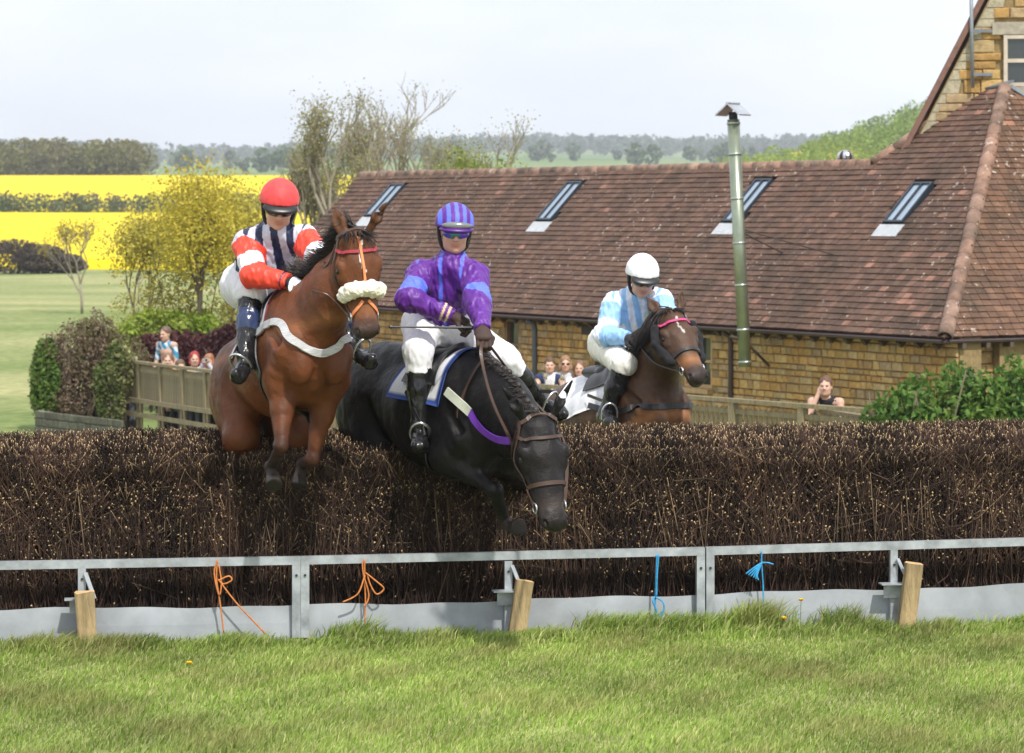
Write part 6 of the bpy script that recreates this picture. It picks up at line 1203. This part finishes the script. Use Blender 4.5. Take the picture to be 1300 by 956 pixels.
# ---------------- spectators
def guest(px, py, d, label, top, bottom, hair, lean=.25, face=(0, -1, 0), arms='rail', hairlen=0, seated=False, cap=None, skin=(.58, .36, .27), rail=None, k=1.0, glasses=False, vest=None, sleeve=True):
    # head centre at the pixel; stands (or sits) behind the rail, leaning forward
    c = P(px, py, d); f = nrm(A(face[0], face[1], 0)); lat = nrm(np.cross(f, A(0, 0, 1))) * -1; J = dict(head=c, hf=nrm(A(*face)), hu=nrm(A(0, 0, 1) - nrm(A(*face)) * nrm(A(*face))[2])); up = nrm(A(0, 0, 1) + f * lean)
    J['neck'] = c - A(0, 0, .15) * k - f * .04; J['pel'] = J['neck'] - up * .50 * k; J['shL'] = J['neck'] + lat * .17 * k - A(0, 0, .045); J['shR'] = J['neck'] - lat * .17 * k - A(0, 0, .045)
    J['hipL'] = J['pel'] + lat * .09; J['hipR'] = J['pel'] - lat * .09
    for s_, sg in (('L', 1), ('R', -1)):
        sh = J['sh' + s_]; mode = arms if isinstance(arms, str) else arms[0 if s_ == 'L' else 1]
        if mode == 'rail': J['el' + s_] = sh + A(0, 0, -.22) * k + f * .12 + lat * sg * .05; J['wr' + s_] = J['el' + s_] + nrm(f * .8 - lat * sg * .6 + A(0, 0, -.1)) * .23
        elif mode == 'face': J['el' + s_] = sh + A(0, 0, -.2) + f * .16 + lat * sg * .03; J['wr' + s_] = c + f * .05 + lat * sg * .085 - A(0, 0, .08)
        elif mode == 'camera': J['el' + s_] = sh + A(0, 0, -.18) + f * .15 + lat * sg * .08; J['wr' + s_] = c + f * .2 + lat * sg * .05 - A(0, 0, .03)
        else: J['el' + s_] = sh + A(0, 0, -.26) * k + lat * sg * .06; J['wr' + s_] = J['el' + s_] + A(0, 0, -.2) + f * .1
        kd = nrm(f * 1.0 + A(0, 0, -.1)) if seated else nrm(A(0, 0, -1) + f * .05); J['kn' + s_] = J['hip' + s_] + kd * .42 * k; J['an' + s_] = J['kn' + s_] + nrm(A(0, 0, -1) - f * .05) * .42 * k; J['to' + s_] = J['an' + s_] + f * .16 - A(0, 0, .05)
    org = A(J['pel'][0], J['pel'][1], min(J['anL'][2], J['anR'][2]) - .06)
    body = put('person', bodysdf(J, skin, k), .011, skinm(), None, org, default=skin); tag(body, label, 'person')
    s = Sdf(); s.cone(J['neck'] - up * .06, J['pel'] + up * .1, .10, .105, .04, None, (1.5, 1.35), lat); s.cone(J['shL'], J['shR'], .062, .062, .04)
    if sleeve:
        for s_ in 'LR': s.cone(J['sh' + s_], J['el' + s_], .058, .05, .03, cap=1) if sleeve == 'short' else (s.cone(J['sh' + s_], J['el' + s_], .058, .05, .03), s.cone(J['el' + s_], J['wr' + s_], .05, .038, .02, cap=1))
    s.cut(J['pel'] - up * .02, -up)
    put('top', s, .012, CLOTH('guest_cloth', .8), body, org, (lambda V: np.tile(np.array(top), (len(V), 1))) if not callable(top) else (lambda V: top(V, J, lat, f)), disp=wrinkle(.004, 30))
    s = Sdf(); s.cone(J['hipL'], J['hipR'], .115, .115, .04); s.cone(J['pel'], J['pel'] + up * .1, .11, .1, .04, None, (1.25, 1.3), lat)
    for s_ in 'LR': s.cone(J['hip' + s_], J['kn' + s_], .1, .068, .04); s.cone(J['kn' + s_], J['an' + s_], .066, .05, .02, cap=1)
    put('trousers', s, .014, CLOTH('guest_cloth', .8), body, org, lambda V: np.tile(np.array(bottom), (len(V), 1)))
    hf, hu = J['hf'], J['hu']; hs = np.cross(hf, hu); s = Sdf(); s.ell(c + (-hf * .022 + hu * .042) * k, (.086 * k, .1 * k, .096 * k), (hs, hf, hu), .02); s.ell(c + (hf * .075 - hu * .045) * k, (.07 * k, .055 * k, .095 * k), (hs, hf, hu), .02, None, True)
    if hairlen:
        for y in (-1, 1): s.cone(c + hs * y * .075 + hu * .02 - hf * .01, c + hs * y * .09 - hu * hairlen + hf * .02, .032, .026, .03); 
        s.cone(c - hf * .07, c - hf * .09 - hu * hairlen, .06, .05, .03)
    put('hair', s, .009, mat('hair_attr', rough=.6, attr=True, var=.25, nscale=40), body, org, lambda V: np.tile(np.array(hair), (len(V), 1)), disp=lambda p: .005 * wob(p, 50))
    for y in (-1, 1): put('eye', Sdf().ell(c + (hf * .084 + hu * .001 + hs * y * .030) * k, (.012 * k, .008 * k, .006 * k), (hs, hf, hu)), .004, EYE, body, org, default=(.02, .02, .02))
    if glasses: put('sunglasses', Sdf().ell(c + hf * .088 + hs * .033, (.030, .012, .022), (hs, hf, hu)).ell(c + hf * .088 - hs * .033, (.030, .012, .022), (hs, hf, hu), .01), .006, mat('goggle_guest', rough=.1, attr=True), body, org, default=(.012, .01, .01))
    if cap is not None: s = Sdf().ell(c + hu * .055 - hf * .01, (.096, .115, .09), (hs, hf, hu)); s.ell(c + hf * .11 + hu * .04, (.075, .07, .012), (hs, hf, hu), .01); s.cut(c + hu * .02, -hu); put('cap', s, .009, CLOTH('guest_cloth', .8), body, org, lambda V: np.tile(np.array(cap), (len(V), 1)))
    return body
def waist(V, J, lat, f): u = np.abs((V - J['neck']) @ lat); dn = -(V - J['neck'])[:, 2]; k = u < .035 + .12 * (1 - dn / .5) * .4; return np.where(((V - J['neck']) @ f > 0)[:, None] & k[:, None], T3(.78, .77, .8), T3(.02, .035, .10))
dirc = lambda px: nrm(A(-(px - 650) / FPX, -1, .04))
guest(698, 464, 44.9, 'woman in navy waistcoat over white blouse at the picket railing', waist, (.02, .02, .03), (.10, .055, .03), face=tuple(dirc(698)), sleeve=False)
guest(718, 462, 45.0, 'woman in sunglasses and pale grey top between the two other women', (.52, .53, .57), (.03, .03, .04), (.26, .15, .075), face=tuple(dirc(718)), hairlen=.08, glasses=True, sleeve='short')
guest(736, 468, 44.9, 'woman with long brown hair and white top beside the brown horse', (.72, .7, .7), (.03, .03, .04), (.16, .085, .04), face=tuple(nrm(A(-.15, -1, .02))), hairlen=.22, sleeve='short')
guest(1048, 491, 41.1, 'woman in black vest leaning on the railing beside the hedge', (.012, .012, .016), (.015, .015, .02), (.12, .06, .035), k=1.15, lean=1.0, face=tuple(nrm(A(-.25, -1, .1))), arms=('rail', 'face'), sleeve=False)
def plaid(V, J, lat, f): u = (V @ lat) * 40; z = V[:, 2] * 48; return np.where(((np.sin(u + z * .6) > .2))[:, None], T3(.62, .72, .8), T3(.05, .27, .45))
guest(210, 424, 59.5, 'man in blue and white patterned shirt standing on the left deck', plaid, (.06, .06, .08), (.14, .09, .06), k=1.2, lean=.1, face=(-.55, -.8, -.1), arms='down', sleeve='short')
guest(213, 458, 58.0, 'guest in a yellow top seated on the left deck', (.75, .62, .06), (.1, .1, .12), (.2, .12, .07), lean=.1, arms='face', face=(.1, -1, 0), seated=True, k=1.18, sleeve='short')
guest(247, 456, 57.2, 'guest with red hair seated on the left deck', (.7, .55, .42), (.1, .1, .12), (.28, .03, .03), lean=.1, arms='down', face=(.2, -1, 0), seated=True, k=1.18, hairlen=.08)
guest(265, 459, 56.6, 'guest in pale lilac top raising a camera on the left deck', (.55, .53, .62), (.1, .1, .12), (.3, .13, .06), lean=.1, arms='camera', face=(-.2, -1, 0), seated=True, k=1.18, hairlen=.1)
guest(229, 466, 57.4, 'guest in a pale pink top seated behind the deck boards', (.75, .6, .58), (.1, .1, .12), (.12, .08, .05), lean=.1, arms='down', face=(.4, -1, 0), seated=True, k=1.18)
guest(170, 460, 60.4, 'guest in a pink and blue cap at the corner of the left deck', (.6, .5, .5), (.1, .1, .12), (.2, .15, .1), lean=.1, arms='down', face=(-.2, -1, 0), seated=True, k=1.18, cap=(.2, .25, .6))
# camera in a guest's hands, glasses on the rail
cp = P(262, 457, 56.35); cm = empty('compact_camera', cp); tag(cm, 'small silver camera held up by the guest on the deck', 'camera'); MB().box(A(0, 0, 0), A(.055, 0, 0), A(0, .015, 0), A(0, 0, .033)).build('body', CAPM, cm); MB().tube([A(0, -.015, 0), A(0, -.04, 0)], .022, 12).build('lens', LEATH, cm)
GL = mat('drink_glass', (.8, .82, .8), .05, 0, .6, var=.02, trans=.85)
for px, lab in ((692, 'drinking glass on the railing left of the navy waistcoat'), (713, 'drinking glass of pale drink in front of the grey top')):
    q = PG(px, 486, .03); t_ = (PR1 - PR0); q = PR0 + t_ * ((q[0] - PR0[0]) / t_[0]); o0 = A(q[0], q[1], .0285); gl_ = empty('drinking_glass', o0); tag(gl_, lab, 'glass', 'glasses on the picket railing')
    MB().tube([A(0, 0, 0), A(0, 0, .004), A(0, 0, .008), A(0, 0, .06), A(0, 0, .08), A(0, 0, .17)], [.032, .03, .006, .006, .03, .034], 12).build('bowl', GL, gl_, True); MB().tube([A(0, 0, .085), A(0, 0, .13)], [.026, .029], 12).build('drink', mat('beer', (.45, .3, .08), .2), gl_, True)
# ============================================================ air
hb = MB().box(A(0, 1990, 60), A(4200, 0, 0), A(0, 2040, 0), A(0, 0, 80)); hz_o = hb.build('haze', None); hm = bpy.data.materials.new('haze'); hm.use_nodes = True; t = hm.node_tree; t.nodes.remove(t.nodes['Principled BSDF']); v = t.nodes.new('ShaderNodeVolumePrincipled'); v.inputs['Color'].default_value = (.86, .92, 1, 1); v.inputs['Density'].default_value = .00022; t.links.new(v.outputs[0], t.nodes['Material Output'].inputs['Volume']); hz_o.data.materials.append(hm); tag(hz_o, kind='stuff')
